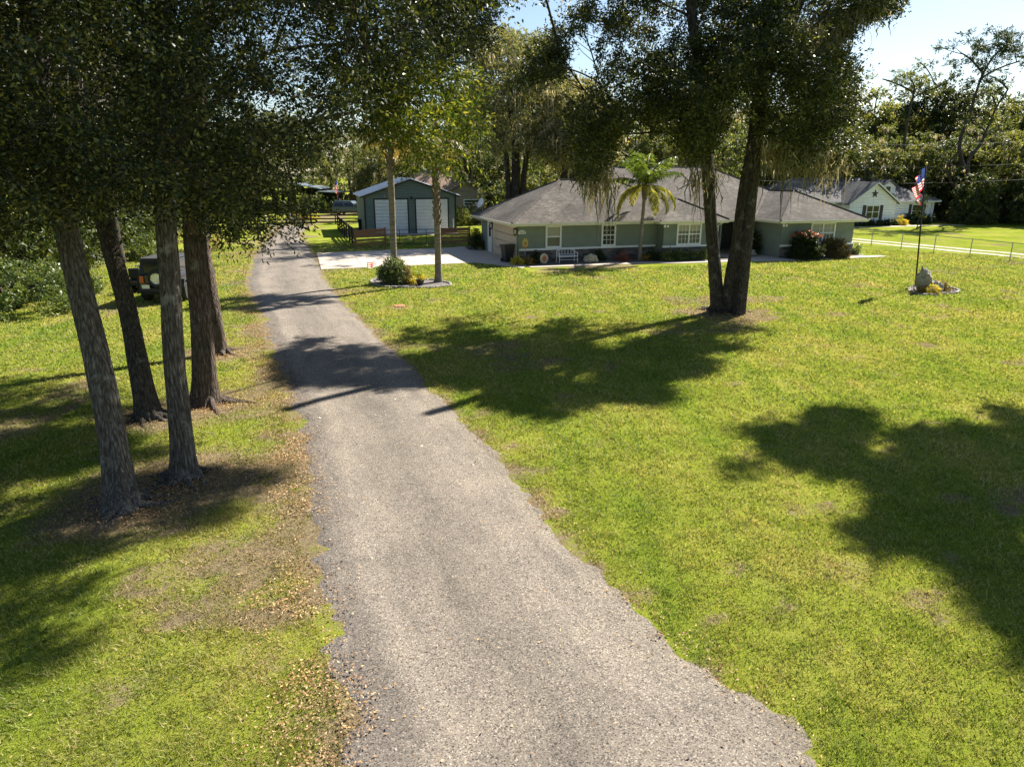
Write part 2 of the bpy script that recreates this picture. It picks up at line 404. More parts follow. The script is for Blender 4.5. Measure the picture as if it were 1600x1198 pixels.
    plain('metal_white', (0.74, 0.76, 0.80), 0.35, 0.0, var=0.05)
    plain('metal_grey', (0.35, 0.36, 0.37), 0.4, 0.7, var=0.1)
    plain('bin_black', (0.016, 0.016, 0.018), 0.5, var=0.15)
    plain('blind', (0.72, 0.72, 0.58), 0.7, var=0.05)
    plain('curtain', (0.30, 0.30, 0.2), 0.8, var=0.1)
    plain('room_dark', (0.05, 0.05, 0.045), 0.8, var=0.2)
    m, nt, b = new_mat('glass'); b.inputs['Base Color'].default_value = (0.02, 0.025, 0.03, 1); b.inputs['Roughness'].default_value = 0.06
    b.inputs['Alpha'].default_value = 0.15
    m, nt, b = new_mat('dark_glass'); b.inputs['Base Color'].default_value = (0.012, 0.015, 0.02, 1); b.inputs['Roughness'].default_value = 0.05
    # stone base
    m, nt, b = new_mat('stone_base')
    v = objcoord(nt, (1, 1, 2.2)); vo = node(nt, 'ShaderNodeTexVoronoi'); vo.inputs['Scale'].default_value = 3.0; nt.links.new(v, vo.inputs['Vector'])
    sep = node(nt, 'ShaderNodeSeparateColor'); nt.links.new(vo.outputs['Color'], sep.inputs[0])
    nt.links.new(ramp(nt, sep.outputs[0], [(0, (0.05, 0.045, 0.045)), (0.5, (0.10, 0.09, 0.09)), (1, (0.2, 0.17, 0.15))]), b.inputs['Base Color'])
    b.inputs['Roughness'].default_value = 0.9; bump(nt, b, vo.outputs['Distance'], 0.8, 0.05)
    # shingles
    def shingle(name, a, c, stain):
        m, nt, b = new_mat(name)
        v = objcoord(nt)
        br = node(nt, 'ShaderNodeTexVoronoi'); br.inputs['Scale'].default_value = 4.5
        v2 = objcoord(nt, (1, 1, 2.5)); nt.links.new(v2, br.inputs['Vector'])
        sep = node(nt, 'ShaderNodeSeparateColor'); nt.links.new(br.outputs['Color'], sep.inputs[0])
        col = ramp(nt, sep.outputs[0], [(0, a), (1, c)])
        n = noise(nt, 0.55, 6, 0.65, objcoord(nt, (1, 1, 0.5)))
        col = mixc(nt, ramp(nt, n, [(0.38, (0, 0, 0)), (0.62, (1, 1, 1))]), col, mixc(nt, sep.outputs[1], stain, tuple(x * 1.6 for x in stain)))
        n2 = noise(nt, 7, 4, 0.7, v)
        col = mixc(nt, 1.0, col, ramp(nt, n2, [(0.3, (0.78, 0.78, 0.78)), (0.7, (1.22, 1.2, 1.18))]), 'MULTIPLY')
        nt.links.new(col, b.inputs['Base Color']); b.inputs['Roughness'].default_value = 0.95; b.inputs['Specular IOR Level'].default_value = 0.2
        s = node(nt, 'ShaderNodeSeparateXYZ'); nt.links.new(v, s.inputs[0])
        k = node(nt, 'ShaderNodeMath', operation='DIVIDE'); k.inputs[1].default_value = 0.09; nt.links.new(s.outputs[2], k.inputs[0])
        fr = node(nt, 'ShaderNodeMath', operation='FRACT'); nt.links.new(k.outputs[0], fr.inputs[0])
        bump(nt, b, fr.outputs[0], 0.6, 0.02)
    shingle('shingle_main', (0.095, 0.085, 0.075), (0.19, 0.17, 0.148), (0.058, 0.052, 0.048))
    shingle('shingle_grey', (0.11, 0.11, 0.115), (0.17, 0.165, 0.17), (0.10, 0.098, 0.10))
    shingle('shingle_brown', (0.27, 0.185, 0.145), (0.36, 0.255, 0.205), (0.22, 0.155, 0.125))
    # concrete
    m, nt, b = new_mat('concrete')
    v = objcoord(nt); n = noise(nt, 0.7, 7, 0.65, v)
    c = ramp(nt, n, [(0.3, (0.40, 0.34, 0.275)), (0.7, (0.49, 0.42, 0.345))])
    nt.links.new(c, b.inputs['Base Color']); b.inputs['Roughness'].default_value = 0.85; bump(nt, b, noise(nt, 60, 4, 0.6, v), 0.3, 0.01)
    plain('joint', (0.2, 0.18, 0.15), 0.9)
    plain('gravel_light', (0.42, 0.38, 0.32), 0.95, var=0.35, scale=8, bmp=0.6)
    plain('mulch', (0.12, 0.105, 0.10), 0.95, var=0.6, scale=22, bmp=1.0)
    plain('rock', (0.28, 0.26, 0.22), 0.9, var=0.45, scale=7, bmp=0.9, bscale=14)
    plain('rock_pale', (0.48, 0.42, 0.30), 0.9, var=0.35, scale=7, bmp=0.8, bscale=14)
    plain('edging', (0.27, 0.25, 0.22), 0.9, var=0.2, scale=9, bmp=0.5)
    # fence wood
    m, nt, b = new_mat('wood_brown')
    v = objcoord(nt, (1, 1, 14)); n = noise(nt, 2.5, 5, 0.6, v)
    nt.links.new(ramp(nt, n, [(0.3, (0.22, 0.10, 0.045)), (0.7, (0.38, 0.19, 0.085))]), b.inputs['Base Color']); b.inputs['Roughness'].default_value = 0.8
    m, nt, b = new_mat('wood_dark')
    nt.links.new(ramp(nt, noise(nt, 2.5, 5, 0.6, v if False else objcoord(nt, (1, 1, 10))), [(0.3, (0.028, 0.022, 0.018)), (0.7, (0.06, 0.045, 0.035))]), b.inputs['Base Color']); b.inputs['Roughness'].default_value = 0.8
    # vehicles
    def paint(name, c, rough=0.25):
        m, nt, b = new_mat(name); b.inputs['Base Color'].default_value = (*c, 1); b.inputs['Roughness'].default_value = rough
        b.inputs['Coat Weight'].default_value = 0.5; b.inputs['Coat Roughness'].default_value = 0.08
    paint('paint_black', (0.008, 0.008, 0.01)); paint('paint_blue', (0.07, 0.11, 0.17)); paint('paint_green', (0.10, 0.14, 0.14)); paint('paint_red', (0.35, 0.03, 0.03)); paint('paint_silver', (0.3, 0.32, 0.34), 0.3)
    plain('tyre', (0.02, 0.02, 0.02), 0.85, var=0.2)
    plain('rim', (0.6, 0.6, 0.6), 0.3, 0.8, var=0.05)
    plain('taillight', (0.55, 0.1, 0.02), 0.25, var=0.05)
    plain('plate', (0.7, 0.72, 0.62), 0.5, var=0.05)
    plain('soft_top', (0.025, 0.026, 0.03), 0.8, var=0.1)
    plain('flag_red', (0.55, 0.03, 0.05), 0.8, var=0.08); plain('flag_white', (0.78, 0.76, 0.74), 0.8, var=0.05); plain('flag_blue', (0.02, 0.035, 0.16), 0.8, var=0.08)
    leafmat('flag_red', [(0.6, 0.03, 0.05)] * 2, 0.5, 0.8, (1, 1, 1), 0); leafmat('flag_white', [(0.8, 0.78, 0.76)] * 2, 0.5, 0.8, (1, 1, 1), 0); leafmat('flag_blue', [(0.03, 0.05, 0.22)] * 2, 0.5, 0.8, (1, 1, 1), 0)
    plain('wire', (0.12, 0.12, 0.12), 0.7)
    plain('terracotta', (0.4, 0.16, 0.08), 0.8, var=0.15)
    plain('gold', (0.55, 0.42, 0.08), 0.5, 0.3, var=0.2)
    plain('bulb_white', (0.8, 0.8, 0.78), 0.3, var=0.02)
build_mats()
# ------------------------------------------------------------------ foliage helpers
def unit(v): return v / (np.linalg.norm(v, axis=-1, keepdims=True) + 1e-9)

def leaf_quads(pos, axis, L, Wd, rg, droop=0.0):
    """rhombic leaves, one island each"""
    n = len(pos)
    a = unit(axis + rg.normal(0, 0.45, (n, 3))); a[:, 2] -= droop; a = unit(a)
    s = unit(np.cross(a, rg.normal(0, 1, (n, 3)) + np.array([0, 0, 1.2])))
    nn = np.cross(a, s)
    l = (L * rg.uniform(0.7, 1.3, n))[:, None]; w = (Wd * rg.uniform(0.7, 1.3, n))[:, None]
    V = np.empty((n, 4, 3), np.float32)
    V[:, 0] = pos; V[:, 1] = pos + a * l * 0.45 + s * w * 0.5 + nn * w * 0.12
    V[:, 2] = pos + a * l; V[:, 3] = pos + a * l * 0.45 - s * w * 0.5 + nn * w * 0.12
    return V.reshape(-1, 3), np.arange(4 * n, dtype=np.int32).reshape(-1, 4)

def clump_leaves(cen, rad, per, rg, L, Wd, twigs=7, flat=0.65, droop=0.15):
    """leaves strung along short twigs radiating from each clump centre"""
    n = len(cen); rad = np.broadcast_to(rad, (n,))
    d = unit(rg.normal(0, 1, (n, twigs, 3)) * np.array([1, 1, flat]))
    ln = rad[:, None] * rg.uniform(0.5, 1.25, (n, twigs))
    k = max(1, per // twigs)
    t = rg.uniform(0.12, 1.0, (n, twigs, k)) ** 0.8
    P = cen[:, None, None, :] + d[:, :, None, :] * (ln[:, :, None] * t)[..., None]
    P[..., 2] -= droop * (t ** 2) * ln[:, :, None]
    P += rg.normal(0, 1, P.shape) * (0.07 * rad[:, None, None, None] + 0.02)
    A = np.broadcast_to(d[:, :, None, :], P.shape)
    return leaf_quads(P.reshape(-1, 3), A.reshape(-1, 3), L, Wd, rg, droop)

def merge(parts):
    V = []; F = []; o = 0
    for v, f in parts:
        V.append(v); F.append(f + o); o += len(v)
    return np.concatenate(V), np.concatenate(F)

def moss_strands(anch, length, rg, per=6, width=0.05, spread=0.18, segs=5):
    n = len(anch) * per
    of = rg.normal(0, spread, (n, 3)) * np.array([1, 1, 0.5]); a = np.repeat(anch, per, 0) + of
    L = np.repeat(np.broadcast_to(length, (len(anch),)), per) * rg.uniform(0.15, 1.25, n) ** 1.2 * (0.2 + 1.0 * np.exp(-(np.hypot(of[:, 0], of[:, 1]) / (spread * 0.9)) ** 2))
    th = rg.uniform(0, math.pi, n); sd = np.stack([np.cos(th), np.sin(th), 0 * th], 1)
    V = np.empty((n, segs + 1, 2, 3), np.float32)
    off = np.zeros((n, 3))
    for i in range(segs + 1):
        t = i / segs
        if i: off = off + rg.normal(0, 0.05, (n, 3)) * np.array([1, 1, 0])
        c = a + off; c[:, 2] -= L * t
        w = width * (0.55 + 1.1 * math.sin(min(1, t * 1.6) * 2.4)) * (1 - t) ** 0.55 + 0.004
        ww = (w * rg.uniform(0.5, 1.5, n))[:, None]
        V[:, i, 0] = c - sd * ww * 0.5; V[:, i, 1] = c + sd * ww * 0.5
    base = (np.arange(n) * (segs + 1) * 2)[:, None]
    F = []
    for i in range(segs):
        F.append(base + np.array([[2 * i, 2 * i + 1, 2 * i + 3, 2 * i + 2]]))
    return V.reshape(-1, 3), np.stack(F, 1).reshape(-1, 4).astype(np.int32)

def catmull(pts, n):
    P = [np.asarray(p, float) for p in pts]
    P = [2 * P[0] - P[1]] + P + [2 * P[-1] - P[-2]]
    out = []
    for i in range(1, len(P) - 2):
        for k in range(n):
            t = k / n; a, b, c, d = P[i - 1], P[i], P[i + 1], P[i + 2]
            out.append(0.5 * ((2 * b) + (c - a) * t + (2 * a - 5 * b + 4 * c - d) * t * t + (3 * b - a - 3 * c + d) * t ** 3))
    out.append(P[-2]); return np.array(out)

def trunk_mesh(path, r0, r1, flare=0.55, lobes=6, n=44, rough=0.085, seed=0, roots=True, step=0.12, rp=None):
    """bark ridged trunk with a root flare; path are world points"""
    P = catmull(path, 10)
    L = np.concatenate([[0], np.cumsum(np.linalg.norm(np.diff(P, axis=0), axis=1))])
    m = int(L[-1] / step) + 2; ls = np.linspace(0, L[-1], m)
    C = np.stack([np.interp(ls, L, P[:, k]) for k in range(3)], 1)
    th = np.linspace(0, 2 * math.pi, n, endpoint=False)
    hh, tt = np.meshgrid(ls, th, indexing='ij')
    r = r0 + (r1 - r0) * (hh / L[-1]) ** 0.85
    fl = np.exp(-hh / 0.38)
    lob = 0.5 + 0.5 * np.cos(tt * lobes + 1.3 * np.sin(tt * 2 + seed)) * (0.6 + 0.4 * np.cos(tt + seed))
    r = r * (1 + fl * (flare * 0.45 + flare * 1.1 * lob * np.exp(-hh / 0.3)))
    nz = fbm(np.cos(tt) * 5.5 + 9 + seed * 3.1, np.sin(tt) * 5.5 + hh * 0.9, seed, 4)
    nz2 = fbm(np.cos(tt) * 1.2 + seed, np.sin(tt) * 1.2 + hh * 0.7, seed + 40, 3)
    r = r * (1 + rough * 2.4 * (nz - 0.5) + 0.28 * (nz2 - 0.5))
    V = np.empty((m, n, 3)); T = np.gradient(C, axis=0); T = unit(T)
    x = unit(np.cross(T, np.array([0.0, 1, 0.0]))); y = np.cross(T, x)
    hor = np.exp(-hh / 0.25)[..., None]
    V = C[:, None, :] + r[..., None] * (np.cos(tt)[..., None] * x[:, None, :] + np.sin(tt)[..., None] * y[:, None, :])
    V[0, :, 2] = np.minimum(V[0, :, 2], 0) - 0.06 if roots else V[0, :, 2]
    idx = np.arange(m * n).reshape(m, n)
    F = np.stack([idx[:-1], np.roll(idx, -1, 1)[:-1], np.roll(idx, -1, 1)[1:], idx[1:]], -1).reshape(-1, 4)
    return V.reshape(-1, 3), F.astype(np.int32), C, lambda h: r0 + (r1 - r0) * (h / L[-1]) ** 0.85

def tube_np(pts, rads, n=6):
    pts = np.asarray(pts, float); T = unit(np.gradient(pts, axis=0))
    ref = np.array([0.2, 0.93, 0.31]) if abs(T[0][1]) < 0.85 else np.array([0.9, 0.1, 0.3])
    x = unit(np.cross(T, ref)); y = np.cross(T, x)
    th = np.linspace(0, 2 * math.pi, n, endpoint=False)
    V = pts[:, None, :] + np.asarray(rads)[:, None, None] * (np.cos(th)[None, :, None] * x[:, None, :] + np.sin(th)[None, :, None] * y[:, None, :])
    m = len(pts); idx = np.arange(m * n).reshape(m, n)
    F = np.stack([idx[:-1], np.roll(idx, -1, 1)[:-1], np.roll(idx, -1, 1)[1:], idx[1:]], -1).reshape(-1, 4)
    return V.reshape(-1, 3), F.astype(np.int32)

def bez(a, b, sag, rg, n=9, wob=0.25):
    a = np.asarray(a, float); b = np.asarray(b, float)
    L = np.linalg.norm(b - a)
    m1 = a + (b - a) * 0.33 + np.array([0, 0, sag * L]) + rg.normal(0, wob * 0.12 * L, 3)
    m2 = a + (b - a) * 0.7 + np.array([0, 0, sag * L * 0.8]) + rg.normal(0, wob * 0.12 * L, 3)
    t = np.linspace(0, 1, n)[:, None]
    return (1 - t) ** 3 * a + 3 * (1 - t) ** 2 * t * m1 + 3 * (1 - t) * t * t * m2 + t ** 3 * b

def kmeans(P, k, rg, it=8):
    c = P[rg.choice(len(P), min(k, len(P)), replace=False)]
    for _ in range(it):
        d = ((P[:, None] - c[None]) ** 2).sum(-1); l = d.argmin(1)
        c = np.array([P[l == i].mean(0) if (l == i).any() else c[i] for i in range(len(c))])
    return c, l

def branches(cen, trunks, rg, k=14, rl=0.11, rt=0.028, minh=3.0, twigp=0.4):
    """limbs from the trunk lines to groups of clumps, then twigs to each clump"""
    C, lab = kmeans(cen, k, rg); parts = []
    TR = np.concatenate(trunks)
    TR = TR[TR[:, 2] > minh]
    hd0 = np.array([np.hypot(TR[:, 0] - c[0], TR[:, 1] - c[1]).min() for c in C])
    isT = np.ones(len(TR), bool)
    for i in np.argsort(hd0):
        c = C[i]; mem = cen[lab == i]
        if not len(mem): continue
        dv = TR - c; hd = np.hypot(dv[:, 0], dv[:, 1])
        cost = np.sqrt((dv ** 2).sum(1)) + 1.2 * np.maximum(0, dv[:, 2] + 0.45 * hd) + 0.15 * (~isT)
        j = cost.argmin(); a = TR[j]
        p = bez(a, c, 0.07, rg, 10)
        ln = np.linalg.norm(c - a)
        TR = np.concatenate([TR, p[3:9]]); isT = np.concatenate([isT, np.zeros(6, bool)])
        parts.append(tube_np(p, np.linspace(min(rl * (0.5 + 0.1 * ln), rl * 1.5) * (1 if isT[j] else 0.62), rt * 1.3, 10), 8))
        for q in mem:
            if rg.uniform() > twigp: continue
            jj = min(8, int(rg.integers(4, 10)))
            if np.linalg.norm(q - p[jj]) > 2.2: continue
            pp = bez(p[jj], q, 0.04, rg, 5, 0.6)
            parts.append(tube_np(pp, np.linspace(rt, rt * 0.3, 5), 4))
    return parts

def sample_clumps(n, box, sil, shad, rg, zbias=None, mind=6.5, density=None, strict=False, sgap=0.0, sf=0.75, mg=25):
    out = []; tot = 0
    tanv = math.tan(SUN_EL)
    for _ in range(400):
        m = 4000
        P = np.stack([rg.uniform(box[0], box[1], m), rg.uniform(box[2], box[3], m), rg.uniform(box[4], box[5], m)], 1)
        x, y, d = proj(P)
        inf = (x > -mg) & (x < 1600 + mg) & (y > -mg) & (y < 1225) & (d > 0.2)
        ok = ~inf
        s = np.zeros(m, bool)
        for pl in sil: s |= in_poly(x, y, pl)
        ok |= s
        ok &= (d > mind) | (d < -2)
        k = P[:, 2] / tanv
        S = P.copy(); S[:, 0] -= k * math.sin(SUN_AZ); S[:, 1] -= k * math.cos(SUN_AZ); S[:, 2] = 0
        sx, sy, sd = proj(S)
        inframe = (sx > -20) & (sx < 1620) & (sy > 425) & (sy < 1330) & (sd > 0.2)
        s2 = np.zeros(m, bool)
        for pl in shad: s2 |= in_poly(sx, sy, pl)
        ok &= (inframe & s2) if strict else ((~inframe) | s2)
        if sgap: ok &= fbm(S[:, 0] * sf + 40, S[:, 1] * sf, 83, 3) > sgap
        if sgap: ok &= vnoise(S[:, 0] * sf * 2.6 + 11, S[:, 1] * sf * 2.6, 91) > 0.24
        if density is not None: ok &= rg.uniform(0, 1, m) < density(P)
        out.append(P[ok]); tot += ok.sum()
        if tot >= n: break
    return np.concatenate(out)[:n]

SH_CENTRE = [[(605, 508), (700, 492), (790, 480), (900, 486), (1010, 470), (1110, 485), (1190, 515), (1185, 540), (1120, 560), (1100, 585), (1035, 600), (1030, 632), (940, 622), (870, 655), (790, 640), (735, 612), (640, 560)],
             [(425, 528), (590, 532), (650, 560), (690, 600), (580, 612), (450, 600)]]
SH_RIGHT = [[(1125, 668), (1160, 650), (1185, 655), (1190, 672), (1250, 668), (1275, 642), (1370, 645), (1345, 668), (1400, 672), (1395, 690), (1350, 700), (1370, 715), (1350, 735), (1290, 745), (1265, 725), (1210, 735), (1150, 735), (1150, 710), (1200, 690)], [(1405, 678), (1640, 668), (1640, 1010), (1545, 975), (1500, 900), (1420, 880), (1370, 850), (1335, 825), (1385, 820), (1380, 775), (1370, 745), (1400, 715)],
            [(1560, 640), (1640, 640), (1640, 668), (1590, 668)]]
SH_LEFT = [[(-20, 585), (110, 585), (240, 600), (330, 560), (425, 560), (440, 600), (400, 640), (330, 645), (230, 665), (120, 660), (-20, 650)],
           [(-20, 672), (130, 668), (260, 690), (255, 720), (120, 730), (-20, 770)],
           [(-20, 790), (170, 745), (320, 735), (430, 722), (425, 750), (360, 790), (330, 820), (200, 845), (60, 905), (-20, 925)],
           [(-20, 945), (80, 905), (200, 895), (290, 880), (230, 925), (150, 965), (120, 1010), (60, 1045), (-20, 1060)]]
SIL_LEFT = [[(-40, -40), (770, -40), (765, 60), (700, 100), (600, 120), (540, 200), (505, 205), (478, 250), (440, 310), (405, 320), (330, 322), (250, 318), (150, 330), (60, 350), (-40, 385)]]
SIL_LAUREL = [[(560, 110), (700, 90), (745, 130), (752, 200), (700, 250), (655, 268), (640, 225), (575, 205), (545, 150)]]
SIL_TOPMID = [[(740, -40), (935, -40), (925, 30), (880, 62), (872, 110), (800, 130), (740, 100)]]
SIL_CENTRE = [[(962, -40), (1425, -40), (1410, 15), (1340, 35), (1310, 75), (1345, 120), (1340, 160), (1365, 200), (1350, 245), (1320, 262), (1240, 255), (1190, 215), (1165, 150), (1145, 120), (1130, 200), (1085, 258), (1068, 225), (1050, 200), (990, 195), (965, 215), (950, 275), (910, 270), (885, 175), (925, 140), (940, 75)]]
SIL_HANG = [[(330, 310), (470, 300), (475, 345), (440, 365), (400, 385), (345, 375), (300, 350)]]

def near_tree(name, label, base, paths, clumps, leaf='leaf_oak', bark='bark_oak', per=84, crad=0.42, L=0.085, Wd=0.045, seed=1,
              r=(0.26, 0.10), flare=0.6, extra=None, limbs=12, moss=None, group=None, twigs=9, n=44, minh=4.8):
    rg = np.random.default_rng(seed)
    t = thing(name, label, 'tree', (base[0], base[1], 0), 0, group)
    parts = []; lines = []
    for i, (pth, rr) in enumerate(paths):
        V, F, C, _ = trunk_mesh(pth, rr[0], rr[1], flare, 6, n, 0.085, seed * 7 + i)
        parts.append((V, F)); lines.append(C)
        if i < 2 and n > 30:
            for q in range(7 if i == 0 else 4):
                a = q * 0.9 + rg.uniform(-0.3, 0.3); L0 = rr[0] * rg.uniform(2.2, 4.2); cc = C[0]; d = np.array([math.cos(a), math.sin(a), 0]); e = np.array([-d[1], d[0], 0]) * rg.normal(0, 0.22)
                s0 = rr[0]
                pr = [cc + d * s0 * 0.75 + [0, 0, 0.30 * (s0 / 0.27)], cc + d * s0 * 1.25 + [0, 0, 0.13], cc + (d + e) * (s0 + L0 * 0.35) + [0, 0, 0.05], cc + (d + e * 1.6) * (s0 + L0 * 0.7) + [0, 0, 0.02], cc + (d + e * 2.4) * (s0 + L0) + [0, 0, -0.05]]
                pp = catmull(pr, 5); parts.append(tube_np(pp, np.linspace(s0 * 0.42, 0.03, len(pp)), 9))
    V, F = merge(parts)
    mesh_obj('trunk', V, F, MAT[bark], t, True, True)
    allc = clumps if extra is None else np.concatenate([clumps, extra[0]])
    if len(allc):
        bp = branches(allc, lines, rg, limbs, 0.075, 0.014, minh, 0.3)
        V, F = merge(bp); mesh_obj('branches', V, F, MAT[bark], t, True, True)
    if len(clumps):
        V, F = clump_leaves(clumps, rg.uniform(0.7, 1.3, len(clumps)) * crad, per, rg, L, Wd, twigs)
        mesh_obj('crown', V, F, MAT[leaf], t, True)
    if extra is not None:
        c2, lf2, per2, crad2, L2, W2 = extra
        V, F = clump_leaves(c2, rg.uniform(0.7, 1.3, len(c2)) * crad2, per2, rg, L2, W2, 9, droop=0.3)
        o = mesh_obj('crown', V, F, MAT[lf2], t, True)
        o['label'] = 'sunlit yellow green foliage'
    if moss is not None and len(moss[0]):
        V, F = moss_strands(moss[0], moss[1], rg, per=moss[2], width=moss[3], spread=moss[4])
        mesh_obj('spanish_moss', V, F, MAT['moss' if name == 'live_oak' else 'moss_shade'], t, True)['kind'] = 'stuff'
    return t

def build_near_trees():
    rg = np.random.default_rng(5)
    P = lambda lst: [AD(*q) for q in lst]
    def trunkpath(base, mids, topz):
        b = G(*base); b[2] = -0.05
        pts = [b] + P(mids)
        d = pts[-1] - pts[-2]; d = d / abs(d[2])
        if pts[-1][2] < topz: pts.append(pts[-1] + d * (topz - pts[-1][2]) * 0.5 + np.array([0, 0, 0])); 
        pts.append(np.array([pts[-1][0] + d[0] * 0.3, pts[-1][1] + d[1] * 0.3, topz]))
        return pts
    T1 = trunkpath((193, 792), [(183, 720, 10.95), (160, 600, 11.1), (137, 500, 11.25), (113, 400, 11.4), (90, 300, 11.6), (66, 150, 11.8), (48, 20, 12.0)], 12.0)
    T2 = trunkpath((233, 652), [(218, 580, 15.4), (203, 500, 15.7), (183, 420, 15.9), (160, 340, 16.2), (138, 240, 16.5), (110, 80, 17)], 12.5)
    T3 = trunkpath((287, 745), [(281, 660, 12.0), (272, 560, 12.1), (267, 450, 12.2), (261, 350, 12.3), (256, 200, 12.4), (250, 20, 12.5)], 12.5)
    T4 = trunkpath((322, 630), [(319, 570, 16.3), (312, 480, 16.4), (304, 390, 16.5), (300, 300, 16.6), (306, 150, 16.8)], 13)
    T5 = trunkpath((342, 551), [(338, 515, 21.3), (326, 440, 21.5), (318, 380, 21.7), (311, 280, 22), (318, 130, 22.3)], 13)
    def lobes(P):     # uneven mass: gaps and dense lobes
        a = vnoise(P[:, 0] * 0.55, P[:, 1] * 0.55 + P[:, 2] * 0.9, 3)
        z = np.where(P[:, 2] > 10.5, 0.5, 1.0)
        xx, _y, _d = proj(P); return np.clip((a - 0.34) * 4.5, 0.0, 1) * z * np.where((xx > 400) & (_y > 0), 0.55, 1)
    cl = sample_clumps(3300, (-17, 1.5, 9.0, 24, 4.4, 12.5), SIL_LEFT, SH_LEFT + SH_CENTRE, rg, mind=7.5, density=lobes)
    front = sample_clumps(620, (-9.5, -1.5, 8.6, 12.6, 4.4, 9.5), SIL_LEFT, SH_LEFT + SH_CENTRE, rg, mind=7.2, density=lambda P: np.clip((vnoise(P[:, 0] * 0.9, P[:, 1] * 0.9 + P[:, 2] * 1.1, 8) - 0.3) * 3.5, 0.05, 1))
    shade = sample_clumps(620, (-6, 6.5, 10, 25, 8.0, 14), SIL_LEFT, SH_LEFT, rg, mind=7.2, strict=True, sgap=0.40, sf=0.8)
    cl = np.concatenate([cl, front, shade])
    # denser screen of foliage where the photograph has no sky at all
    x, y, d = proj(cl)
    hang = sample_clumps(60, (-9, -4, 12, 17, 4.0, 6.5), SIL_HANG, SH_LEFT + SH_CENTRE, rg, mind=7)
    laurel = sample_clumps(330, (-4.2, 0.4, 11.5, 15.5, 5.4, 9.5), SIL_LAUREL, SH_LEFT + SH_CENTRE, rg, mind=7)
    trunks = [T1, T2, T3, T4, T5]
    ctr = np.array([[t[-1][0], t[-1][1]] for t in trunks]); ctr[2] += (1.2, 0); ctr[3] += (2.5, 1.0)
    trunks[0] = T1
    dd = ((cl[:, None, :2] - ctr[None]) ** 2).sum(-1); own = dd.argmin(1)
    labs = ['thick leaning oak trunk nearest the camera on the left lawn, roots spread in shade',
            'slimmer dark oak leaning left behind the front pair of trunks',
            'pale straight grey oak trunk at the front, right of the nearest leaning trunk',
            'brown barked straight oak behind the pale front trunk, beside the gravel driveway',
            'farthest oak of the left lawn cluster, its base close to the driveway edge']
    barks = ['bark_oak', 'bark_dark', 'bark_oak', 'bark_warm', 'bark_warm']
    rr = [(0.235, 0.11), (0.225, 0.10), (0.205, 0.11), (0.275, 0.13), (0.225, 0.11)]
    for i, t in enumerate(trunks):
        c = cl[own == i]
        ex = None; moss = None
        if i == 3: c = np.concatenate([c, hang]);
        if i == 2: ex = (laurel, 'leaf_laurel', 117, 0.46, 0.095, 0.034)
        if i in (1, 3):
            lo = c[(c[:, 2] > 5.2) & (c[:, 2] < 8)]; lo = lo[::22]
            moss = (lo, 0.9, 8, 0.02, 0.08)
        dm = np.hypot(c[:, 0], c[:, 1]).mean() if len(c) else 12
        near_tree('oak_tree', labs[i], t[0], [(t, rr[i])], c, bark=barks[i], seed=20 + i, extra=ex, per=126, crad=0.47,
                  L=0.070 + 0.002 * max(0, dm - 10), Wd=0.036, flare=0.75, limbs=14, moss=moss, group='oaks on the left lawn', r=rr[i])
    # centre double trunk tree
    b = G(1130, 486); b[2] = -0.05
    A = [b + [-0.22, 0, 0]] + P([(1119, 450, 28.1), (1114, 380, 28.2), (1108, 300, 28.3), (1103, 220, 28.4), (1092, 110, 28.4), (1080, 0, 28.3)]); A.append(A[-1] + [-0.2, 0, 3.0])
    B = [b + [0.28, 0, 0]] + P([(1142, 450, 27.9), (1154, 380, 27.8), (1165, 300, 27.7), (1178, 220, 27.6), (1188, 120, 27.6), (1203, 20, 27.6)]); B.append(B[-1] + [0.3, 0, 3.2])
    C = P([(1190, 115, 27.6), (1222, 70, 27.5), (1240, 30, 27.3), (1262, -20, 27.2), (1300, -60, 27.0)])
    def lob2(P):
        a = vnoise(P[:, 0] * 0.6 + 5, P[:, 1] * 0.6 + P[:, 2] * 0.9, 9)
        return np.clip((a - 0.26) * 3.4, 0.12, 1)
    cl6 = sample_clumps(2050, (1, 17.5, 23.5, 32.5, 5.2, 15.5), SIL_CENTRE, SH_CENTRE, rg, density=lob2, sgap=0.43, sf=1.0)
    tm = sample_clumps(330, (-3.5, 4.5, 22, 31, 7.5, 13), SIL_TOPMID, SH_CENTRE, rg, sgap=0.45, sf=0.9)
    cl6 = np.concatenate([cl6, tm])
    # Spanish moss curtains
    ma = sample_clumps(130, (2, 16, 24, 31, 4.6, 10.8), [[(905, 255), (960, 262), (955, 300), (915, 300)], [(1185, 215), (1340, 235), (1330, 268), (1200, 258)],
                                                        [(1320, 10), (1395, 2), (1392, 22), (1330, 40)], [(1240, 20), (1330, 20), (1320, 60), (1250, 60)], [(1075, 262), (1125, 262), (1120, 290), (1085, 280)], [(960, 0), (990, 0), (985, 30), (965, 20)]], SH_CENTRE, rg, mind=5)
    px6, py6, _ = proj(cl6); hc = cl6[(py6 < 175) | (px6 > 1200) | (px6 < 960)]; hi = hc[rg.choice(len(hc), 90, replace=False)]
    an = np.concatenate([ma, hi]); ln = np.concatenate([rg.uniform(0.7, 1.9, len(ma)), rg.uniform(0.4, 1.0, len(hi))])
    near_tree('oak_tree', 'tall twin trunk oak draped in moss alone on the front lawn before the house', b,
              [(A, (0.265, 0.16)), (B, (0.31, 0.17)), (C, (0.21, 0.1))], cl6, leaf='leaf_oak_mid', bark='bark_dark', seed=60, per=108, crad=0.52, L=0.112, Wd=0.058,
              flare=0.45, limbs=26, moss=(an, ln, 18, 0.03, 0.30), n=56, minh=6.6)
    # tree beyond the right edge whose shade lies on the lawn
    b = np.array([24.5, 19.0, -0.05])
